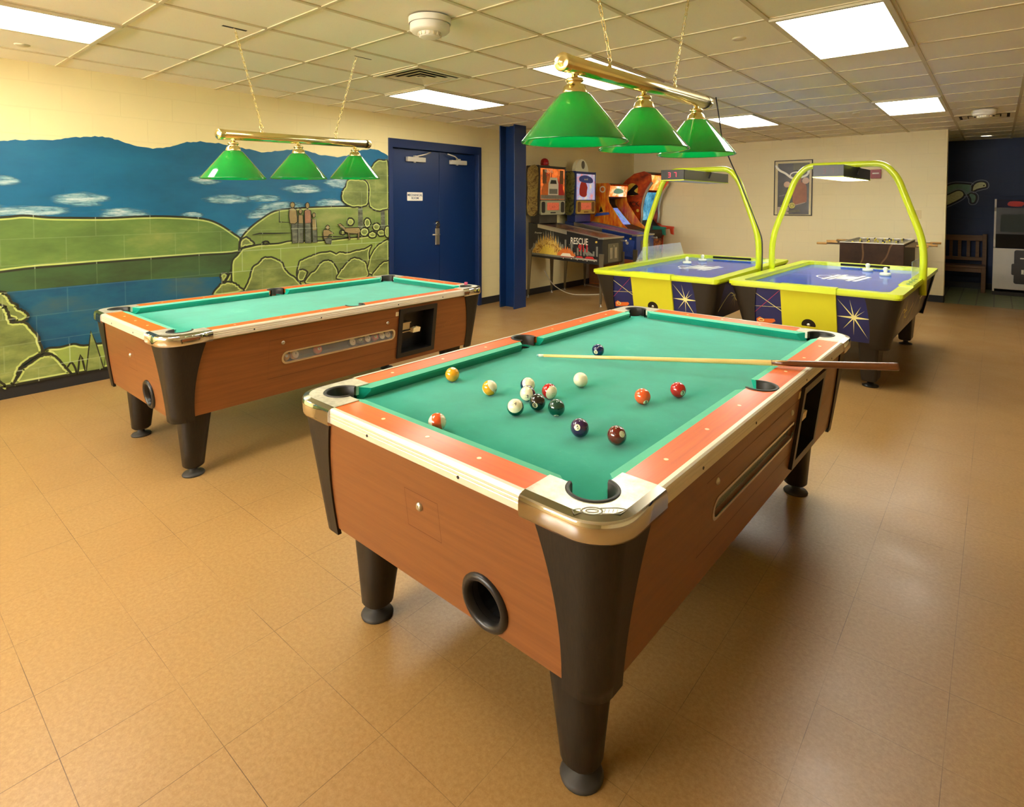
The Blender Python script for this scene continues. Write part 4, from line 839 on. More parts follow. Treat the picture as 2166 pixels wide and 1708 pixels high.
    for sx in (-1, 1):
        for sy in (-1, 1):
            def MC(u, v, w, sx=sx, sy=sy): return (sx*(AW-u), sy*(AL-v), w)
            fl = sx*sy < 0; po = MB(); NZ = 10; rows = []
            for j in range(NZ+1):
                tt = j/NZ; z = .765-.43*tt; bs = .012+.09*tt; e = .13+.11*(1-tt)**1.6; r = .09
                rows.append([MC(u, v, z) for u, v in [(bs, bs+e)]+arc(bs+r, bs+r, r, 180, 270, 8)+[(bs+e, bs)]])
            n = len(rows[0])
            for r_ in rows: po.v += r_
            for j in range(NZ):
                for i in range(n-1):
                    f_ = [j*n+i, j*n+i+1, (j+1)*n+i+1, (j+1)*n+i]; po.f.append(f_ if fl else f_[::-1]); po.mi.append(0); po.sm.append(True)
            po.f.append([NZ*n+i for i in range(n)]); po.mi.append(0); po.sm.append(False)
            po.build('corner_post', m_ahblack, T)
            lg = MB(); c = MC(.24, .27, 0); lg.hexa([(c[0]-.055, c[1]-.09, .05), (c[0]+.055, c[1]-.09, .05), (c[0]+.055, c[1]+.09, .05), (c[0]-.055, c[1]+.09, .05), (c[0]-.075, c[1]-.14, .40), (c[0]+.075, c[1]-.14, .40), (c[0]+.075, c[1]+.14, .40), (c[0]-.075, c[1]+.14, .40)])
            L = bevel(lg.build('leg', m_ahblack, T), .02, 3)
            ft = MB(); ft.lathe([(.001, 0), (.06, 0), (.06, .01), (.025, .022), (.02, .055)], 20, Matrix.Translation((c[0], c[1], 0))); ft.build('foot', m_black, L)
    mb = MB(); mb.box((-AW+.2, -AL+.2, .385), (AW-.2, AL-.2, .395)); mb.build('base_board', m_dark, T)
    # goal flap
    f = ahslope('y-'); mb = MB(); mb.plate(rrect(-.21, .385, .21, .765, .008, 3), (), 0, .022, f, 0); mb.box((-.215, -AL-.018, .762), (.215, -AL+.07, .812), 1)
    fl = bevel(mb.build('goal_flap', [m_limeyel, m_lime], T), .004)
    mb = MB(); mb.plate(arc(0, .470, .055, 0, 180, 14)+[(-.05, .462), (.05, .462)], (), .022, .0235, f); mb.build('puck_return', m_post, fl)
    mb = MB(); mb.lathe([(.014, 0), (.012, .006), (.001, .007)], 14, Matrix.Translation(f(0, .475, .024)) @ Matrix.Rotation(pi/2, 4, 'X')); mb.build('lock', m_steel, fl)
    # arch
    P = [(-AW+.005, 0, .66), (-AW+.005, 0, 1.13), (-.44, 0, 1.74), (-.33, 0, 1.87), (.33, 0, 1.87), (.44, 0, 1.74), (AW-.005, 0, 1.13), (AW-.005, 0, .66)]
    mb = MB(); mb.tube(fillet(P, .16, 7), .030, 16); mb.build('arch_tube', m_lime, T)
    # score box
    y0, y1 = -.60 if lit else -.72, .58
    sb = MB(); sb.hexa([(-.125, y0, 1.735), (.125, y0, 1.735), (.125, y1, 1.735), (-.125, y1, 1.735), (-.125, y0, 1.84), (.125, y0, 1.84), (.125, y1, 1.84), (-.125, y1, 1.84)])
    s = bevel(sb.build('score_box', m_black, T), .003)
    mb = MB(); mb.plate(rect(-.127, 1.728, .127, 1.737), (), 0, .004, onYm(y0)); mb.plate(rect(y0, 1.728, y1, 1.737), (), 0, .003, onXp(.125)); mb.plate(rect(-y1, 1.728, -y0, 1.737), (), 0, .003, lambda u, v, w: (-.125-w, -u, v)); mb.build('lime_edging', m_lime, s)
    mb = MB(); mb.box((-.11, y0+.02, 1.729), (.11, y1-.02, 1.734)); mb.build('lamp_lens', emis('scorebox_lens', (255, 244, 214), 7.) if lit else m_white, s)
    mb = MB(); f2 = onYm(y0); mb.plate(rect(-.075, 1.755, .075, 1.825), (), 0, .0008, f2, 0); digit(mb, '3', f2, -.045, 1.765, .045, 1); digit(mb, '7', f2, .02, 1.765, .045, 1); mb.build('score_display', [m_black, m_ledoff if lit else m_led], s)
    if not lit:
        mb = MB(); mb.plate(rect(y0+.02, 1.742, y1-.01, 1.836), (), 0, .002, onXp(.125)); mb.build('side_plate', simple('grey_side_plate', (104, 98, 78), .5), s)
    mb = MB()
    mb.tube([(.0, .0, 1.87), (.0, .0, 1.83)], .012, 8); mb.tube([(.128, -.05, 1.77), (.135, .0, 1.83), (.09, .0, 1.865)], .009, 8); mb.build('hanger_bracket', m_ahblack, s)
    # control strip on the right rim and shield pane
    if lit:
        mb = MB(); mb.plate([(AW-.11, -.62), (AW-.005, -.62), (AW-.005, -.02), (AW-.04, -.02), (AW-.11, -.30)], (), .802, .812); mb.build('control_strip', m_lime, T)
        mb = MB()
        for i in range(7): mb.plate(circ(AW-.045-.012*(i % 2), -.58+.075*i, .014, 10), (), .8122, .815)
        mb.build('control_graphics', simple('teal_print', (70, 120, 90), .4), T)
        mb = MB(); mb.box((AW-.088, -.05, .80), (AW-.082, .62, .96)); mb.build('shield_pane', m_plexi, T)
    else:
        mb = MB(); mb.add([(-AW+.03, -.30, .80), (-AW+.03, 1.10, .80), (-AW+.03, .98, .97), (-AW+.03, -.10, .97)], [(0, 1, 2, 3)]); mb.add([(-AW+.026, -.30, .80), (-AW+.026, 1.10, .80), (-AW+.026, .98, .97), (-AW+.026, -.10, .97)], [(3, 2, 1, 0)]); mb.build('shield_pane', m_plexi, T)
    return T
A1 = air_hockey('left air hockey table with lit red score 37 and unlit grey hood', (-2.572, 6.36, 0), math.radians(.5), False)
A2 = air_hockey('right air hockey table with glowing white light under its black hood', (-1.15, 6.42, 0), math.radians(-1.5), True)
m_mallet = simple('white_mallet_plastic', (226, 234, 208), .3)
mp = None
for x, y, la in ((-2.80, 7.06, 'white air hockey mallet farther back on the left table'), (-2.83, 6.66, 'white air hockey mallet beside the logo on the left table'), (-1.04, 7.18, 'white air hockey mallet nearer the far rim of the right table'), (-.84, 6.86, 'white air hockey mallet nearer the right rim of the right table')):
    if mp is None:
        mp = thing('hockey_mallet', la, 'air hockey mallet', (x, y, .765), 0, 'mallets on the air hockey tables')
        mb = MB(); mb.lathe([(.001, 0), (.047, 0), (.050, .004), (.050, .022), (.046, .027), (.028, .024), (.018, .030)], 32); mb.build('mallet_base', m_mallet, mp)
        mb = MB(); mb.lathe([(.018, .028), (.016, .040), (.020, .052), (.023, .062), (.020, .076), (.010, .084), (.001, .085)], 24); mb.build('knob', m_mallet, mp)
    else:
        c = copy_tree(mp); c.location = (x, y, .765); c['label'] = la
# power cable down the left arch
mb = MB(); pts = [(-2.24, 5.95, ZC), (-2.225, 6.0, 2.4), (-2.23, 6.12, 2.15), (-2.185, 6.30, 1.90), (-2.135, 6.33, 1.78), (-2.02, 6.33, 1.50), (-1.915, 6.33, 1.235), (-1.872, 6.325, 1.12), (-1.868, 6.325, .95), (-1.870, 6.325, .70), (-1.868, 6.325, .62)]
mb.tube(fillet(pts, .06, 4), .0065, 8)
tag(mb.build('power_cable', m_black), 'thin black power cable dropping from the ceiling along the left hockey arch', 'cable')
# ---------------- pinball machines ----------------
m_legst = simple('dull_leg_steel', (120, 108, 84), .4, .8)
m_pbblack = simple('black_cabinet', (26, 22, 18), .35, coat=.2); m_pbblue = simple('deep_blue_cabinet', (14, 44, 112), .35, coat=.2)
FL = [simple('flame_yellow', (226, 190, 70), .5, var=.25, nscale=30), simple('flame_orange', (214, 110, 34), .5, var=.3, nscale=26), simple('flame_brown', (120, 74, 34), .5, var=.4, nscale=40), simple('art_white', (232, 222, 196), .5), simple('art_red', (190, 26, 26), .5), simple('art_grey', (120, 116, 100), .5, var=.3, nscale=30), simple('art_blue', (60, 84, 170), .4, var=.4, nscale=16), simple('art_black', (20, 18, 16), .4), simple('art_olive', (120, 112, 56), .5, var=.4, nscale=30)]
def artmat(name, stops, sc=7, warp=3.):
    t = NT(name); v = t.coord(None, (1, 1, 1)); n = t.add('ShaderNodeTexNoise'); n.inputs['Scale'].default_value = sc; n.inputs['Detail'].default_value = 6; n.inputs['Roughness'].default_value = .72; n.inputs['Distortion'].default_value = warp
    t.l(v, n.inputs['Vector']); t.base(t.ramp(n.outputs['Fac'], [(p, lin(c)) for p, c in stops])); t.set(Roughness=.4); return t.m
A_FIRE = artmat('fire_art', [(.30, (30, 22, 14)), (.40, (120, 70, 26)), (.50, (206, 160, 56)), (.58, (226, 196, 110)), (.66, (150, 90, 36)), (.74, (90, 60, 30))], 9)
A_CROWD = artmat('crowd_art', [(.32, (34, 26, 18)), (.42, (120, 90, 44)), (.50, (180, 156, 84)), (.58, (96, 60, 30)), (.66, (210, 190, 110)), (.76, (130, 40, 24))], 5, 2.)
A_OLIVE = artmat('olive_art', [(.32, (20, 26, 30)), (.44, (86, 84, 44)), (.54, (150, 142, 76)), (.62, (60, 66, 40)), (.72, (28, 40, 70))], 4.5, 2.)
def glow(name, a, b, c, sc, st):
    t = NT(name); n = t.noise(t.coord(), sc, 4, .7); col = t.ramp(n, [(.3, lin(a)), (.5, lin(b)), (.7, lin(c))]); t.base(col); t.l(col, t.b.inputs['Emission Color']); t.set(Emission_Strength=st, Roughness=.25); return t.m
def flame(mb, M, cx, z0, wd, h, k, n=9, w=.001, seed=1):
    rnd = random.Random(seed); P = [(cx-wd/2, z0)]
    for i in range(n):
        f = (i+.5)/n; e = math.sin(pi*f)**.7; P.append((cx-wd/2+wd*(i+.15)/n, z0+h*e*.62)); P.append((cx-wd/2+wd*(i+.5)/n+rnd.uniform(-.01, .01)*wd, z0+h*e*rnd.uniform(.85, 1.05)))
    P.append((cx+wd/2, z0)); P = P[::-1]
    mb.plate(P, (), 0, w, M, k, back=False)
def vehicle(mb, M, x, z, s, body, k2=3):
    mb.plate([(x-s, z), (x+s, z), (x+s, z+.28*s), (x+.6*s, z+.32*s), (x+.35*s, z+.62*s), (x-.7*s, z+.62*s), (x-s, z+.35*s)], (), 0, .0022, M, body, back=False)
    mb.plate([(x-s, z+.14*s), (x+s, z+.14*s), (x+s, z+.2*s), (x-s, z+.2*s)], (), 0, .0026, M, k2, back=False)
    for q in (-.6, .6): mb.plate(circ(x+q*s, z, .15*s, 12), (), 0, .003, M, 7, back=False); mb.plate(circ(x+q*s, z, .08*s, 10), (), 0, .0034, M, 3, back=False)
def pinball(label, y0, cab, style, width=.58, xb=-5.655):
    T = thing('pinball_machine', label, 'pinball machine', (xb, y0, 0), 0, 'pinball machines along the left wall'); Ln = 1.37; hw = .05
    prof = [(0.02, .655), (Ln-.03, .60), (Ln, .62), (Ln, .975), (0.02, 1.185)]
    mb = MB(); mb.plate(prof, (), 0, width, lambda u, v, w: (u, width-w, v), 0)
    bevel(mb.build('cabinet', cab, T), .003)
    f = onYm(0)
    art = MB()
    if style == 1:
        flame(art, f, .40, .70, .70, .40, 5, 15, .0008, 3); flame(art, f, .40, .69, .62, .37, 9, 13, .0012, 5); flame(art, f, .40, .69, .34, .20, 0, 7, .0016, 9)
        flame(art, f, .74, .70, .34, .15, 1, 8, .0014, 12)
        for i in range(13): art.plate(rect(.60+.055*i, .72, .63+.055*i, .80+.04*((i*7) % 5)-.008*i), (), 0, .0011, f, 5, back=False)
        art.plate([(.06, .685), (1.28, .645), (1.28, .675), (.06, .715)], (), 0, .0023, f, 5, back=False)
        text(art, 'RESCUE', .135, f, .97, .925, .003, 3, .016, .66, -.03); text(art, 'THE', .06, f, .83, .855, .003, 5, 0, .8)
        text(art, '911', .15, f, 1.045, .825, .003, 4, .03, .8, -.02)
        vehicle(art, f, .76, .665, .12, 3, 4); vehicle(art, f, .99, .655, .085, 4); vehicle(art, f, 1.17, .65, .10, 4)
        art.plate([(1.02, .80), (1.06, .80), (1.05, .84), (1.22, .74), (1.23, .72), (1.10, .73)], (), 0, .0009, f, 5, back=False)
        text(art, 'Premier', .04, f, .21, 1.03, .002, 3, .004, 1.1, 0, .3)
    else:
        art.plate([(.9, .68), (1.3, .64), (1.34, .9), (1.0, .96)], (), 0, .001, f, 6, back=False); art.plate(circ(1.21, .86, .025), (), 0, .002, f, 3, back=False)
    art.build('side_art', FL+[A_FIRE], T)
    # playfield glass with art below, side rails, lockdown bar
    sl = (1.185-.975)/(Ln-.02)
    top = lambda u: 1.185-(u-.02)*sl
    mb = MB(); mb.add([(.24, .03, top(.24)+.001), (Ln-.06, .03, top(Ln-.06)+.001), (Ln-.06, width-.03, top(Ln-.06)+.001), (.24, width-.03, top(.24)+.001)], [(0, 1, 2, 3)]); mb.build('playfield', glow('playfield_art_%d' % style, *(((30, 26, 24), (66, 50, 40), (170, 96, 44)) if style == 1 else ((24, 34, 96), (60, 60, 110), (150, 70, 60))), 9, .12), T)
    mb = MB()
    for a in (0, width-.03): mb.add([(.20, a-.004, top(.20)), (Ln-.02, a-.004, top(Ln-.02)), (Ln-.02, a+.034, top(Ln-.02)), (.20, a+.034, top(.20)), (.20, a-.004, top(.20)+.014), (Ln-.02, a-.004, top(Ln-.02)+.014), (Ln-.02, a+.034, top(Ln-.02)+.014), (.20, a+.034, top(.20)+.014)], [(0, 3, 2, 1), (4, 5, 6, 7), (0, 1, 5, 4), (1, 2, 6, 5), (2, 3, 7, 6), (3, 0, 4, 7)])
    mb.add([(.20, -.003, top(.2)-.045), (.75, -.003, top(.75)-.05), (.75, -.003, top(.75)), (.20, -.003, top(.2))], [(0, 1, 2, 3)])
    mb.box((Ln-.075, -.01, .972), (Ln+.018, width+.01, .995)); bevel(mb.build('side_rails', m_steel, T), .003)
    # coin door
    fx = lambda u, v, w: (Ln+w, u, v); mb = MB(); mb.plate(rrect(width/2-.15, .63, width/2+.15, .90, .01), (), 0, .006, fx, 0); mb.plate(rect(width/2-.10, .68, width/2-.03, .84), (), 0, .009, fx, 1); mb.plate(rect(width/2+.03, .68, width/2+.10, .84), (), 0, .009, fx, 1)
    mb.plate(circ(width/2, .865, .014), (), 0, .016, fx, 1); cd_ = mb.build('coin_door', [simple('coin_door_grey', (96, 88, 62), .45), m_steel], T)
    mb = MB(); mb.cyl(.012, 0, .08, 14, Matrix.Translation((Ln, width-.06, .93)) @ Matrix.Rotation(pi/2, 4, 'Y')); mb.sphere((Ln+.085, width-.06, .93), .018); mb.build('plunger', m_steel, T)
    mb = MB(); [mb.cyl(.015, 0, .018, 14, Matrix.Translation((1.27, a, .93)) @ Matrix.Rotation(pi/2 if a <= 0 else -pi/2, 4, 'X')) for a in (0, width)]; mb.build('flipper_button', FL[0], T)
    for a in (.05, Ln-.015):
        for b in (-.004, width+.004):
            lg = MB(); s_ = -1 if b < 0 else 1; e = -1 if a < .5 else 0
            lg.hexa([(a-.012+.02*e, b-.012+.02*s_, .04), (a+.012+.02*e, b-.012+.02*s_, .04), (a+.012+.02*e, b+.012+.02*s_, .04), (a-.012+.02*e, b+.012+.02*s_, .04), (a-.04, b-.008, .76), (a+.04, b-.008, .76), (a+.04, b+.008, .76), (a-.04, b+.008, .76)])
            l_ = lg.build('leg', m_legst, T); ft = MB(); ft.lathe([(.001, 0), (.022, 0), (.022, .01), (.008, .014), (.007, .045)], 14, Matrix.Translation((a+.02*e, b+.02*s_, 0))); ft.build('foot', m_steel, l_)
    # head
    hz0, hz1, hy0, hy1, hx = 1.30, 2.08 if style == 1 else 2.03, -.03, width+.03, .245
    if style == 1: hy1 += .08
    mb = MB(); mb.box((.02, .05, 1.17), (.19, width-.05, 1.31), 0); mb.plate([(0, hz0), (hx-.02, hz0), (hx, hz0+.3), (hx, hz1), (0, hz1)], (), 0, hy1-hy0, lambda u, v, w: (u, hy1-w, v), 0)
    H = bevel(mb.build('backbox', cab, T), .004)
    fh = onYm(hy0); art = MB()
    art.plate(smooth2([(.02, hz0+.03), (.20, hz0+.02), (.215, hz0+.3), (.225, hz1-.03), (.03, hz1-.04), (.02, hz0+.4)], True, 3), (), 0, .001, fh, 0)
    art.build('head_side_art', A_CROWD if style == 1 else A_OLIVE, H)
    fb = lambda u, v, w: (hx+.002+w, u, v); mid = (hy0+hy1)/2; hw = (hy1-hy0)/2
    mb = MB(); mb.plate(rect(hy0+.035, 1.55, hy1-.035, hz1-.04), (), 0, .002, fb, 0)
    bgm = glow('backglass_%d' % style, *(((90, 60, 40), (230, 110, 40), (236, 150, 90)) if style == 1 else ((220, 110, 70), (150, 160, 200), (230, 200, 120))), 5, .45)
    if style == 1:
        flame(mb, fb, mid-.14, 1.62, .34, .36, 1, 7, .003, 31); flame(mb, fb, mid+.18, 1.62, .28, .33, 4, 7, .003, 32); flame(mb, fb, mid, 1.70, .5, .26, 0, 9, .0026, 33)
        mb.plate([(mid-.13, 1.62), (mid+.15, 1.62), (mid+.15, 1.80), (mid+.11, 1.90), (mid-.07, 1.90), (mid-.12, 1.80)], (), 0, .005, fb, 3); mb.plate([(mid-.08, 1.80), (mid+.10, 1.80), (mid+.08, 1.86), (mid-.05, 1.86)], (), 0, .006, fb, 7); mb.plate(rect(mid-.10, 1.64, mid+.12, 1.72), (), 0, .006, fb, 5)
        mb.plate(rect(hy0+.04, 1.555, hy1-.04, 1.62), (), 0, .004, fb, 5)
        text(mb, 'RESCUE', .075, fb, mid-.12, 2.0, .006, 3, .008, .8); text(mb, '911', .10, fb, mid-.10, 1.93, .005, 4, .015, 1.2)
        for q_ in (-.22, .24): mb.plate(rect(mid+q_-.05, 1.80, mid+q_+.05, 2.02), (), 0, .0032, fb, 2)
    else:
        mb.plate(smooth2([(mid-.2, 1.64), (mid-.02, 1.60), (mid+.06, 1.72), (mid-.03, 1.86), (mid-.16, 1.84)], True, 4), (), 0, .003, fb, 4); mb.plate(smooth2([(mid-.18, 1.86), (mid+.18, 1.84), (mid+.20, 1.92), (mid, 1.97), (mid-.19, 1.94)], True, 4), (), 0, .004, fb, 6)
        for q_ in (-.04, .0, .04): mb.plate(circ(mid+q_, 1.90, .014), (), 0, .006, fb, 3)
        mb.plate(smooth2([(mid+.03, 1.62), (mid+.22, 1.62), (mid+.21, 1.80), (mid+.08, 1.82)], True, 4), (), 0, .0035, fb, 0)
    mb.build('backglass', [bgm]+FL[1:], H)
    sp_ = MB(); ff = lambda u, v, w: (hx-.018+w, u, v); sp_.plate(rrect(hy0+.03, 1.31, hy1-.03, 1.535, .03), (), 0, .028, ff, 0); sp_.plate(rrect(mid-.16, 1.38, mid+.16, 1.50, .008), (), 0, .031, ff, 1)
    for q_ in (hy0+.10, hy1-.10): sp_.plate(rrect(q_-.045, 1.34, q_+.045, 1.515, .03), (), 0, .032, ff, 2)
    sp_.plate(rrect(mid-.07, 1.33, mid+.07, 1.35, .008), (), 0, .031, ff, 2)
    sp_.build('speaker_panel', [simple('speaker_panel_%d' % style, (168, 164, 128) if style == 1 else (196, 160, 70), .45), glow('display_%d' % style, (150, 60, 40), (200, 90, 60), (170, 80, 50), 20, .3), FL[7 if style == 1 else 2]], H)
    if style == 1:
        mb = MB(); c = Matrix.Translation((.13, mid-.06, hz1)); mb.lathe([(.001, 0), (.085, 0), (.085, .01), (.05, .018)], 24, c, 0); b = mb.build('beacon_base', m_black, H)
        mb = MB(); mb.lathe([(.062, .015), (.066, .03), (.070, .04), (.066, .06), (.062, .09), (.045, .115), (.02, .128), (.001, .13)], 24, c); mb.build('beacon_dome', m_red, b)
    else:
        mb = MB(); ff = lambda u, v, w: (.10+w, u, v); mb.plate([(mid-.21, hz1)]+[(mid+.21, hz1)]+arc(mid, hz1+.02, .20, 10, 170, 12), (), 0, .06, ff, 0); tp = bevel(mb.build('topper', simple('topper_cream', (246, 240, 200), .4), H), .01)
        mb = MB(); mb.plate(circ(mid+.04, hz1+.125, .050, 20, .07), (), .06, .066, ff, 0); mb.build('topper_medallion', simple('medallion_grey', (110, 104, 84), .5), tp)
    return T
pinball('black pinball machine nearest the blue column, with fire rescue art and a red beacon', 7.13, m_pbblack, 1)
pinball('blue pinball machine with a white arched topper, behind the black one', 8.14, m_pbblue, 2)
# ---------------- upright cabinets in the corner ----------------
def cabinet(name, label, x0, y0, wd, prof, side_m, front_m, arts, group='upright arcade cabinets'):
    T = thing(name, label, 'arcade cabinet', (x0, y0, 0), 0, group); th = .022
    for k, yy in enumerate((0, wd-th)):
        mb = MB(); mb.plate(prof, (), 0, th, lambda u, v, w, yy=yy: (u, yy+th-w, v)); c = mb.build('side_panel', side_m, T)
        if k == 0 and arts:
            a = MB(); arts(a, onYm(-.001)); a.build('side_art', FL, c)
    return T
def slab(T, nm, pts, y0, y1, mats, k=0):
    """front surface strip: (x,z) polyline extruded along Y"""
    mb = MB(); n = len(pts)
    mb.add([(x, y0, z) for x, z in pts]+[(x, y1, z) for x, z in pts], [(i, n+i, n+i+1, i+1) for i in range(n-1)]); return mb.build(nm, mats, T)
m_orangeside = NT('orange_side_art'); _n = m_orangeside.noise(m_orangeside.coord('XZY', (9, 2, 1)), 2, 4, .6); m_orangeside.base(m_orangeside.ramp(_n, [(.3, lin((196, 44, 14))), (.5, lin((226, 116, 20))), (.68, lin((240, 180, 50)))])); m_orangeside.set(Roughness=.35); m_orangeside = m_orangeside.m
def art_o(a, f):
    ribbon(a, circ(.27, 1.74, .05, 16), .02, f, 3, True, 0, .002); a.plate([(.0, .03), (.61, .03), (.63, .70), (.3, .82), (0, .74)], (), 0, .001, f, 2, back=False); a.plate([(.10, 1.25), (.42, 1.29), (.40, 1.33), (.14, 1.31)], (), 0, .002, f, 6); a.plate([(.2, 1.32), (.28, 1.34), (.24, 1.44)], (), 0, .002, f, 7)
po = [(0, .02), (.62, .02), (.66, .95), (.78, 1.04), (.66, 1.14), (.40, 1.50), (.38, 1.60), (.42, 1.82), (.38, 1.85), (0, 1.85)]
O = cabinet('arcade_cabinet', 'orange upright arcade cabinet with glowing orange marquee between the pinballs and the corner', -5.67, 8.97, .68, po, m_orangeside, None, art_o)
slab(O, 'marquee', [(.385, 1.61), (.415, 1.80)], .025, .655, glow('marquee_orange', (230, 70, 20), (240, 120, 60), (250, 226, 190), 4, 1.0))
mb = MB(); mb.plate(smooth2([(.16, 1.68), (.34, 1.66), (.52, 1.69), (.46, 1.74), (.30, 1.76), (.2, 1.74)], True, 3), (), 0, .003, lambda u, v, w: (.40+w+(v-1.7)*.15, u, v)); mb.build('marquee_emblem', simple('emblem_aqua', (150, 226, 214), .3), O)
slab(O, 'screen_hood', [(.38, 1.60), (.14, 1.56), (.16, 1.46), (.22, 1.40)], .025, .655, m_black)
slab(O, 'screen', [(.22, 1.40), (.50, 1.10)], .06, .62, glow('screen_blue', (60, 90, 190), (130, 150, 220), (60, 150, 140), 6, .5))
slab(O, 'control_panel', [(.50, 1.10), (.76, 1.02), (.76, .98), (.64, .92)], .025, .655, FL[7]); slab(O, 'front_panel', [(.64, .92), (.61, .04)], .025, .655, simple('maroon_front', (128, 44, 24), .4)); slab(O, 'roof_panel', [(.42, 1.83), (.38, 1.845), (0, 1.845)], .0, .68, m_black)
m_hunt = NT('hunt_side_art'); _n = m_hunt.noise(m_hunt.coord('XZY', (2, 3, 1)), 2.2, 4, .6); m_hunt.base(m_hunt.ramp(_n, [(.35, lin((120, 34, 14))), (.55, lin((188, 66, 18))), (.7, lin((214, 104, 24)))])); m_hunt.set(Roughness=.35); m_hunt = m_hunt.m
def art_h(a, f):
    a.plate(circ(.38, 1.75, .12, 24), (), 0, .001, f, 0); a.plate(smooth2([(.16, 1.66), (.30, 1.72), (.44, 1.84), (.50, 1.80), (.42, 1.72), (.52, 1.66), (.36, 1.64)], True, 3), (), 0, .002, f, 7)
    text(a, 'BUCK', .13, f, .36, 1.47, .002, 7, .01, 1.0); a.plate(smooth2([(.24, 1.0), (.26, 1.2), (.36, 1.32), (.46, 1.28), (.44, 1.1), (.50, .98)], True, 3), (), 0, .002, f, 7); a.plate(circ(.50, 1.35, .03, 10), (), 0, .002, f, 0)
    a.plate([(.05, .1), (.5, .1), (.5, .5), (.05, .7)], (), 0, .0015, f, 7)
ph = [(0, .02), (.64, .02), (.68, .80), (.74, .98), (.58, 1.10), (.56, 1.40), (.62, 1.66), (.78, 1.90), (.76, 2.04), (.62, 2.09), (.42, 2.05), (.24, 1.93), (.10, 1.78), (0, 1.62)]
Hn = cabinet('arcade_cabinet', 'dark red arched hunting arcade cabinet reading BUCK in the room corner', -5.70, 9.92, .74, ph, m_hunt, None, art_h)
m_grey = simple('silver_plastic', (176, 170, 150), .35, .4)
for yy in (-.012, .715):
    mb = MB(); P = [(.56, 1.10), (.585, 1.25), (.585, 1.42), (.65, 1.66), (.79, 1.88)]; mb.tube([(u, yy+.018, v) for u, v in smooth2(P, False, 4)], .026, 10); mb.build('curved_trim', m_grey, Hn)
slab(Hn, 'screen', [(.47, 1.16), (.50, 1.40), (.56, 1.70)], .05, .69, glow('screen_teal', (20, 70, 110), (60, 150, 190), (130, 200, 220), 5, .5))
slab(Hn, 'marquee', [(.60, 1.74), (.72, 1.88), (.74, 2.02)], .025, .715, glow('marquee_sign', (200, 70, 30), (240, 150, 60), (250, 230, 170), 6, .8)); slab(Hn, 'roof_panel', [(.76, 2.04), (.62, 2.085), (.42, 2.045), (.24, 1.925), (.10, 1.775), (0, 1.62)], .0, .74, simple('dark_roof', (58, 46, 36), .5))
mb = MB(); text(mb, 'BIG', .085, lambda u, v, w: (.745+w+.1*(v-1.95), u, v), .37, 1.95, .002, 0, .012); mb.build('marquee_text', FL[3], Hn)
slab(Hn, 'control_panel', [(.47, 1.16), (.56, 1.06), (.72, .98), (.70, .90), (.64, .80)], .02, .72, FL[7]); slab(Hn, 'front_panel', [(.66, .80), (.63, .04)], .022, .718, glow('front_art', (40, 24, 16), (120, 50, 20), (210, 110, 40), 8, .05))
for yy, m_, la in ((.20, simple('teal_gun', (20, 110, 90), .4), 'a'), (.55, simple('orange_gun', (216, 70, 30), .4), 'b')):
    mb = MB(); mb.hexa([(.72, yy-.03, .98), (.98, yy-.03, 1.00), (.98, yy+.03, 1.00), (.72, yy+.03, .98), (.72, yy-.03, 1.06), (.98, yy-.03, 1.04), (.98, yy+.03, 1.04), (.72, yy+.03, 1.06)]); mb.hexa([(.92, yy-.025, .90), (.98, yy-.025, .88), (.98, yy+.025, .88), (.92, yy+.025, .90), (.90, yy-.025, 1.0), (.97, yy-.025, 1.0), (.97, yy+.025, 1.0), (.90, yy+.025, 1.0)])
    bevel(mb.build('toy_gun', m_, Hn), .01)
# floor cord behind the machines
mb = MB(); mb.tube(fillet([(-5.45, 7.3, .42), (-5.40, 7.45, .18), (-5.25, 7.7, .008), (-4.9, 8.0, .008), (-4.75, 8.4, .008), (-4.95, 8.7, .008), (-5.3, 8.7, .008), (-5.6, 8.75, .02)], .25, 6), .007, 8)
tag(mb.build('floor_cord', simple('white_cord', (206, 196, 170), .5)), 'pale power cord looping on the floor under the pinball machines', 'cord')
# ---------------- foosball table ----------------
F = thing('foosball_table', 'brown marble-look foosball table with metal rods by the back wall', 'foosball table', (-1.31, 9.95, 0), 0)
m_marb = NT('brown_marble'); _v = m_marb.coord(); _n = m_marb.noise(_v, 3, 5, .7); _w = m_marb.add('ShaderNodeTexWave'); _w.inputs['Scale'].default_value = .8; _w.inputs['Distortion'].default_value = 9; _w.inputs['Detail'].default_value = 3; m_marb.l(_v, _w.inputs[0])
m_marb.base(m_marb.mix(m_marb.ramp(_w.outputs['Fac'], [(.975, 0.), (.998, .5)]), m_marb.ramp(_n, [(.3, lin((38, 22, 12))), (.7, lin((66, 42, 24)))]), lin((130, 96, 58)))); m_marb.set(Roughness=.5, Specular_IOR_Level=.2); m_marb = m_marb.m
mb = MB(); a, b, z0, z1 = .375, .70, .60, .94
mb.plate(rect(-a, -b, a, b), [rect(-a+.035, -b+.035, a-.035, b-.035)], z0, z1); bevel(mb.build('cabinet', m_marb, F), .003)
mb = MB(); mb.box((-a+.035, -b+.035, .80), (a-.035, b-.035, .815)); mb.build('playfield', simple('foosball_green', (60, 96, 60), .4), F)
mb = MB(); mb.plate(rect(-a-.004, -b-.004, a+.004, b+.004), [rect(-a+.03, -b+.03, a-.03, b-.03)], z1, z1+.006); mb.build('top_trim', m_steel, F)
mb = MB(); mb.box((-a+.04, -b+.04, .935), (a-.04, b-.04, .941)); mb.build('inner_shelf', m_plexi, F)
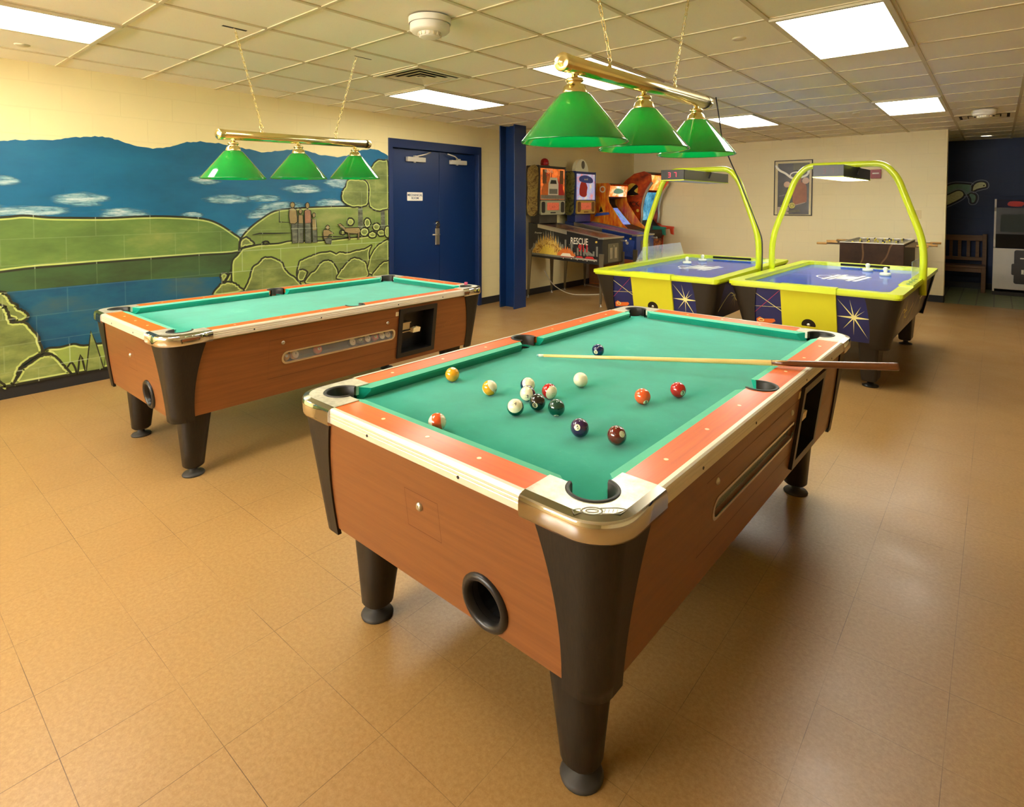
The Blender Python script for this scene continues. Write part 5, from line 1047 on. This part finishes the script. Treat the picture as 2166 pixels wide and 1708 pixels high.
for sx in (-1, 1):
    for sy in (-1, 1):
        mb = MB(); mb.hexa([(sx*.31-.03, sy*.62-.03, 0), (sx*.31+.03, sy*.62-.03, 0), (sx*.31+.03, sy*.62+.03, 0), (sx*.31-.03, sy*.62+.03, 0), (sx*.31-.05, sy*.62-.05, .61), (sx*.31+.05, sy*.62-.05, .61), (sx*.31+.05, sy*.62+.05, .61), (sx*.31-.05, sy*.62+.05, .61)]); mb.build('leg', m_black, F)
for i in range(8):
    y = -.56+.16*i; s_ = 1 if i % 2 else -1; off = .04*((i*5) % 4-1.5)
    mb = MB(); mb.tube([(-.62+off, y, .905), (.62+off, y, .905)], .008, 8); r_ = mb.build('rod', m_steel, F)
    mb = MB(); mb.tube([(s_*(.62)+off-s_*.11, y, .905), (s_*.62+off+s_*.02, y, .905)], .016, 10); mb.build('rod_grip', simple('wood_grip', (206, 160, 90), .5) if i == 0 else bpy.data.materials['wood_grip'], r_)
    mb = MB()
    for k in range((3, 2, 5, 3)[i % 4]):
        n_ = (3, 2, 5, 3)[i % 4]; x = off+(k-(n_-1)/2)*.55/n_; mb.box((x-.013, y-.009, .85), (x+.013, y+.009, .93)); mb.sphere((x, y, .945), .013, None, 8, 6); mb.box((x-.012, y-.016, .825), (x+.012, y+.016, .85))
    mb.build('player_figures', simple('player_yellow', (216, 196, 60), .4) if i == 0 else (bpy.data.materials['player_yellow'] if i % 2 == 0 else m_black), r_)
# ---------------- poster, sign, switch ----------------
P_ = thing('framed_poster', 'dark framed poster of a bare-chested strongman under a white curved band on the back wall', 'poster', (-2.69, YB, 1.755))
W_, H_ = .305, .478; fp = lambda u, v, w: (u, -.012-w, v)
mb = MB(); mb.plate(rect(-W_, -H_, W_, H_), [rect(-W_+.014, -H_+.014, W_-.014, H_-.014)], -.012, .006, fp); mb.build('frame', m_post, P_)
mb = MB(); mb.plate(rect(-W_+.013, -H_+.013, W_-.013, H_-.013), (), -.01, 0, fp, 0); mb.plate(rect(-.245, -.455, .255, .425), (), 0, .001, fp, 1)
mb.plate(rect(-.24, -.45, -.06, -.33), (), 0, .0015, fp, 2); mb.plate(rect(.0, .3, .25, .42), (), 0, .0012, fp, 6)
ribbon(mb, smooth2([(-.29, .40), (-.22, .31), (-.12, .25), (-.02, .17), (.06, .15), (.14, .18), (.22, .22), (.25, .30)], False, 5), .035, fp, 3, False, 0, .003)
ribbon(mb, circ(.05, .215, .095, 28, .055), .020, fp, 3, True, 0, .0034)
mb.plate(smooth2([(.02, -.30), (.0, -.05), (.02, .06), (.10, .10), (.20, .06), (.22, -.08), (.20, -.28)], True, 4), (), 0, .002, fp, 4); mb.plate(smooth2([(.04, .20), (.12, .20), (.13, .10), (.05, .10)], True, 4), (), 0, .0045, fp, 4)
mb.plate([(.03, -.29), (.21, -.25), (.24, -.455), (.06, -.455)], (), 0, .0025, fp, 1); mb.plate([(.02, -.31), (.20, -.26), (.20, -.245), (.02, -.295)], (), 0, .004, fp, 2)
mb.plate(circ(-.095, .06, .052, 20), (), 0, .002, fp, 5); mb.plate(circ(.20, .12, .055, 20), (), 0, .003, fp, 5); mb.plate(circ(-.01, -.305, .050, 20), (), 0, .004, fp, 7); ribbon(mb, circ(-.01, -.305, .028, 14), .006, fp, 1, True, 0, .005)
for i, (a_, b_, l_) in enumerate(((-.22, -.14, .07), (-.16, -.125, .10), (-.10, -.17, .05), (-.20, -.31, .04))): ribbon(mb, [(a_, b_), (a_+l_, b_+.01)], .010, fp, 2, False, 0, .002)
mb.plate([(-.10, -.40), (.10, -.37), (.13, -.41), (-.06, -.43)], (), 0, .003, fp, 6)
mb.build('print', [simple('poster_mount', (214, 200, 150), .3), simple('poster_dark', (50, 44, 44), .25, var=.5, nscale=9), simple('poster_pale', (176, 156, 140), .3), simple('poster_white', (240, 240, 226), .3), simple('poster_skin', (156, 92, 54), .35, var=.35, nscale=12), simple('poster_balloon', (206, 174, 146), .3), simple('poster_olive', (92, 86, 52), .35, var=.4, nscale=14), simple('poster_yellow', (206, 200, 70), .3)], P_)
mb = MB(); mb.box((-1.545, YB-.045, 1.885), (-1.405, YB, 2.025), 0); mb.box((-1.52, YB-.047, 1.955), (-1.43, YB-.045, 1.975), 1)
tag(bevel(mb.build('alarm_box', [simple('alarm_red', (140, 30, 26), .4), m_white]), .004), 'small red alarm box high on the back wall right of the lit hood', 'alarm')
mb = MB(); mb.box((-.965, YB-.007, 1.255), (-.875, YB, 1.385), 0); mb.box((-.925, YB-.014, 1.305), (-.915, YB-.007, 1.335), 0)
tag(bevel(mb.build('light_switch', simple('ivory_plate', (226, 206, 150), .4)), .002), 'ivory light switch plate on the back wall near the right corner', 'light switch')
# ---------------- bench, cabinet and turtle in the tiled nook ----------------
m_bench = wood('bench_oak', (112, 76, 40), (84, 56, 30), 'XZY', (2, 18, 3), .5, .1)
Bn = thing('bench', 'slatted brown wooden bench against the navy wall', 'bench', (-.78, 12.6, 0)); bw = .66
for nm, bx in (('back_rail', ((-bw, .14, .84), (bw, .18, .94))), ('back_rail', ((-bw, .14, .50), (bw, .18, .56))), ('seat', ((-bw, -.26, .40), (bw, .16, .44))), ('apron', ((-bw+.03, -.24, .33), (bw-.03, -.21, .40))), ('back_post', ((bw-.055, .13, 0), (bw+.005, .19, .96))), ('back_post', ((-bw-.005, .13, 0), (-bw+.055, .19, .96))), ('leg', ((bw-.055, -.26, 0), (bw+.005, -.20, .40))), ('leg', ((-bw-.005, -.26, 0), (-bw+.055, -.20, .40)))):
    mb = MB(); mb.box(*bx); bevel(mb.build(nm, m_bench, Bn), .006)
for i in range(10):
    x = -bw+.12+i*.12; mb = MB(); mb.box((x-.024, .15, .55), (x+.024, .17, .85)); mb.build('back_slat', m_bench, Bn)
Ar = thing('arcade_cabinet', 'white-based arcade cabinet with a dark screen beside the bench at the right edge', 'arcade cabinet', (.30, 12.55, 0), 0, 'upright arcade cabinets')
m_wpan = simple('scuffed_white_panel', (214, 208, 196), .45)
prof = [(.0, .06), (.62, .06), (.62, 1.56), (.10, 1.56), (.10, 1.42), (.18, 1.36), (.18, 1.02), (.06, .90), (.06, .78), (0, .76)]
for xx in (-.33, .305):
    mb = MB(); mb.plate([(p[0]-.30, p[1]) for p in prof], (), 0, .025, lambda u, v, w, xx=xx: (xx+w, u, v)); mb.build('side_panel', m_wpan, Ar)
fy = lambda y: (lambda u, v, w: (u, y-w, v))
mb = MB(); mb.plate(rect(-.305, .10, .305, .76), (), -.02, 0, fy(-.29)); fp2 = mb.build('front_panel', m_wpan, Ar)
mb = MB(); mb.box((-.33, -.31, 0), (.33, .30, .06)); mb.build('plinth', m_black, Ar)
mb = MB(); mb.plate(rrect(-.07, .20, .26, .74, .03), (), 0, .025, fy(-.29), 0); mb.plate(rrect(-.10, .34, .0, .52, .02), (), 0, .03, fy(-.29), 0); mb.plate(rect(.02, .36, .14, .43), (), .0, .027, fy(-.29), 1); text(mb, '25¢', .06, fy(-.29), .08, .395, .028, 0, .006); mb.plate(rect(.0, .60, .10, .62), (), 0, .028, fy(-.29), 1); mb.build('coin_door', [m_black, m_white], Ar)
mb = MB(); mb.plate(rect(-.305, 1.42, .305, 1.55), (), -.02, 0, fy(-.195), 0); mb.plate(smooth2([(-.16, 1.45), (.0, 1.44), (.02, 1.51), (-.14, 1.52)], True, 3), (), 0, .002, fy(-.195), 1); mb.plate(smooth2([(.06, 1.45), (.26, 1.44), (.28, 1.51), (.10, 1.53)], True, 3), (), 0, .002, fy(-.195), 2); mb.build('marquee', [simple('marquee_navy', (24, 26, 60), .7), FL[4], FL[5]], Ar)
mb = MB(); mb.plate(rect(-.305, .98, .305, 1.42), [rrect(-.25, 1.02, .27, 1.31, .03)], -.02, 0, fy(-.13)); bz = mb.build('screen_bezel', m_black, Ar)
mb = MB(); mb.plate(rrect(-.26, 1.01, .28, 1.32, .03), (), -.04, -.02, fy(-.13)); mb.build('screen', simple('crt_glass', (40, 52, 46), .6), bz)
mb = MB(); mb.hexa([(-.305, -.27, .77), (.305, -.27, .77), (.305, -.13, .95), (-.305, -.13, .95), (-.305, -.25, .80), (.305, -.25, .80), (.305, -.12, 1.0), (-.305, -.12, 1.0)]); mb.build('control_panel', m_black, Ar)
# turtle painted on the navy wall
TU = {'shell': [(-.9, 1.70), (-.76, 1.751), (-.679, 1.806), (-.564, 1.838), (-.387, 1.823), (-.343, 1.8), (-.349, 1.678), (-.435, 1.634), (-.9, 1.60)], 'belly': [(-1.0, 1.50), (-.793, 1.614), (-.685, 1.636), (-.543, 1.714), (-.463, 1.69), (-.452, 1.612), (-.556, 1.522), (-.771, 1.408), (-1.0, 1.36)], 'head': [(-.332, 1.7), (-.326, 1.788), (-.284, 1.843), (-.216, 1.863), (-.156, 1.84), (-.146, 1.774), (-.197, 1.753), (-.264, 1.732)], 'flip': [(-.383, 1.634), (-.349, 1.667), (-.288, 1.633), (-.278, 1.566), (-.302, 1.5), (-.345, 1.5), (-.355, 1.567)]}
mb = MB(); fw = onYm(YF); lay = .001
tm = [simple('turtle_green', (104, 146, 130), .5, var=.4, nscale=14), simple('turtle_pale', (198, 206, 160), .5, var=.4, nscale=40), simple('turtle_line', (14, 20, 26), .5), simple('turtle_halo', (120, 130, 150), .5)]
for k_, c_ in (('shell', 0), ('head', 1), ('flip', 0), ('belly', 1)):
    P = smooth2(TU[k_], True, 5)
    if sum(P[i-1][0]*P[i][1]-P[i][0]*P[i-1][1] for i in range(len(P))) < 0: P = P[::-1]
    mb.plate(P, (), 0, lay, fw, c_, back=False); ribbon(mb, P, .018, fw, 2, True, 0, lay+.0006); ribbon(mb, P, .012, fw, 3, True, -.028, lay-.0002); lay += .0012
ribbon(mb, smooth2([(-.19, 1.80), (-.17, 1.79)], False, 2), .03, fw, 2, False, 0, lay)
tag(mb.build('wall_mural', tm), 'green sea turtle painted on the navy wall above the bench', 'mural')
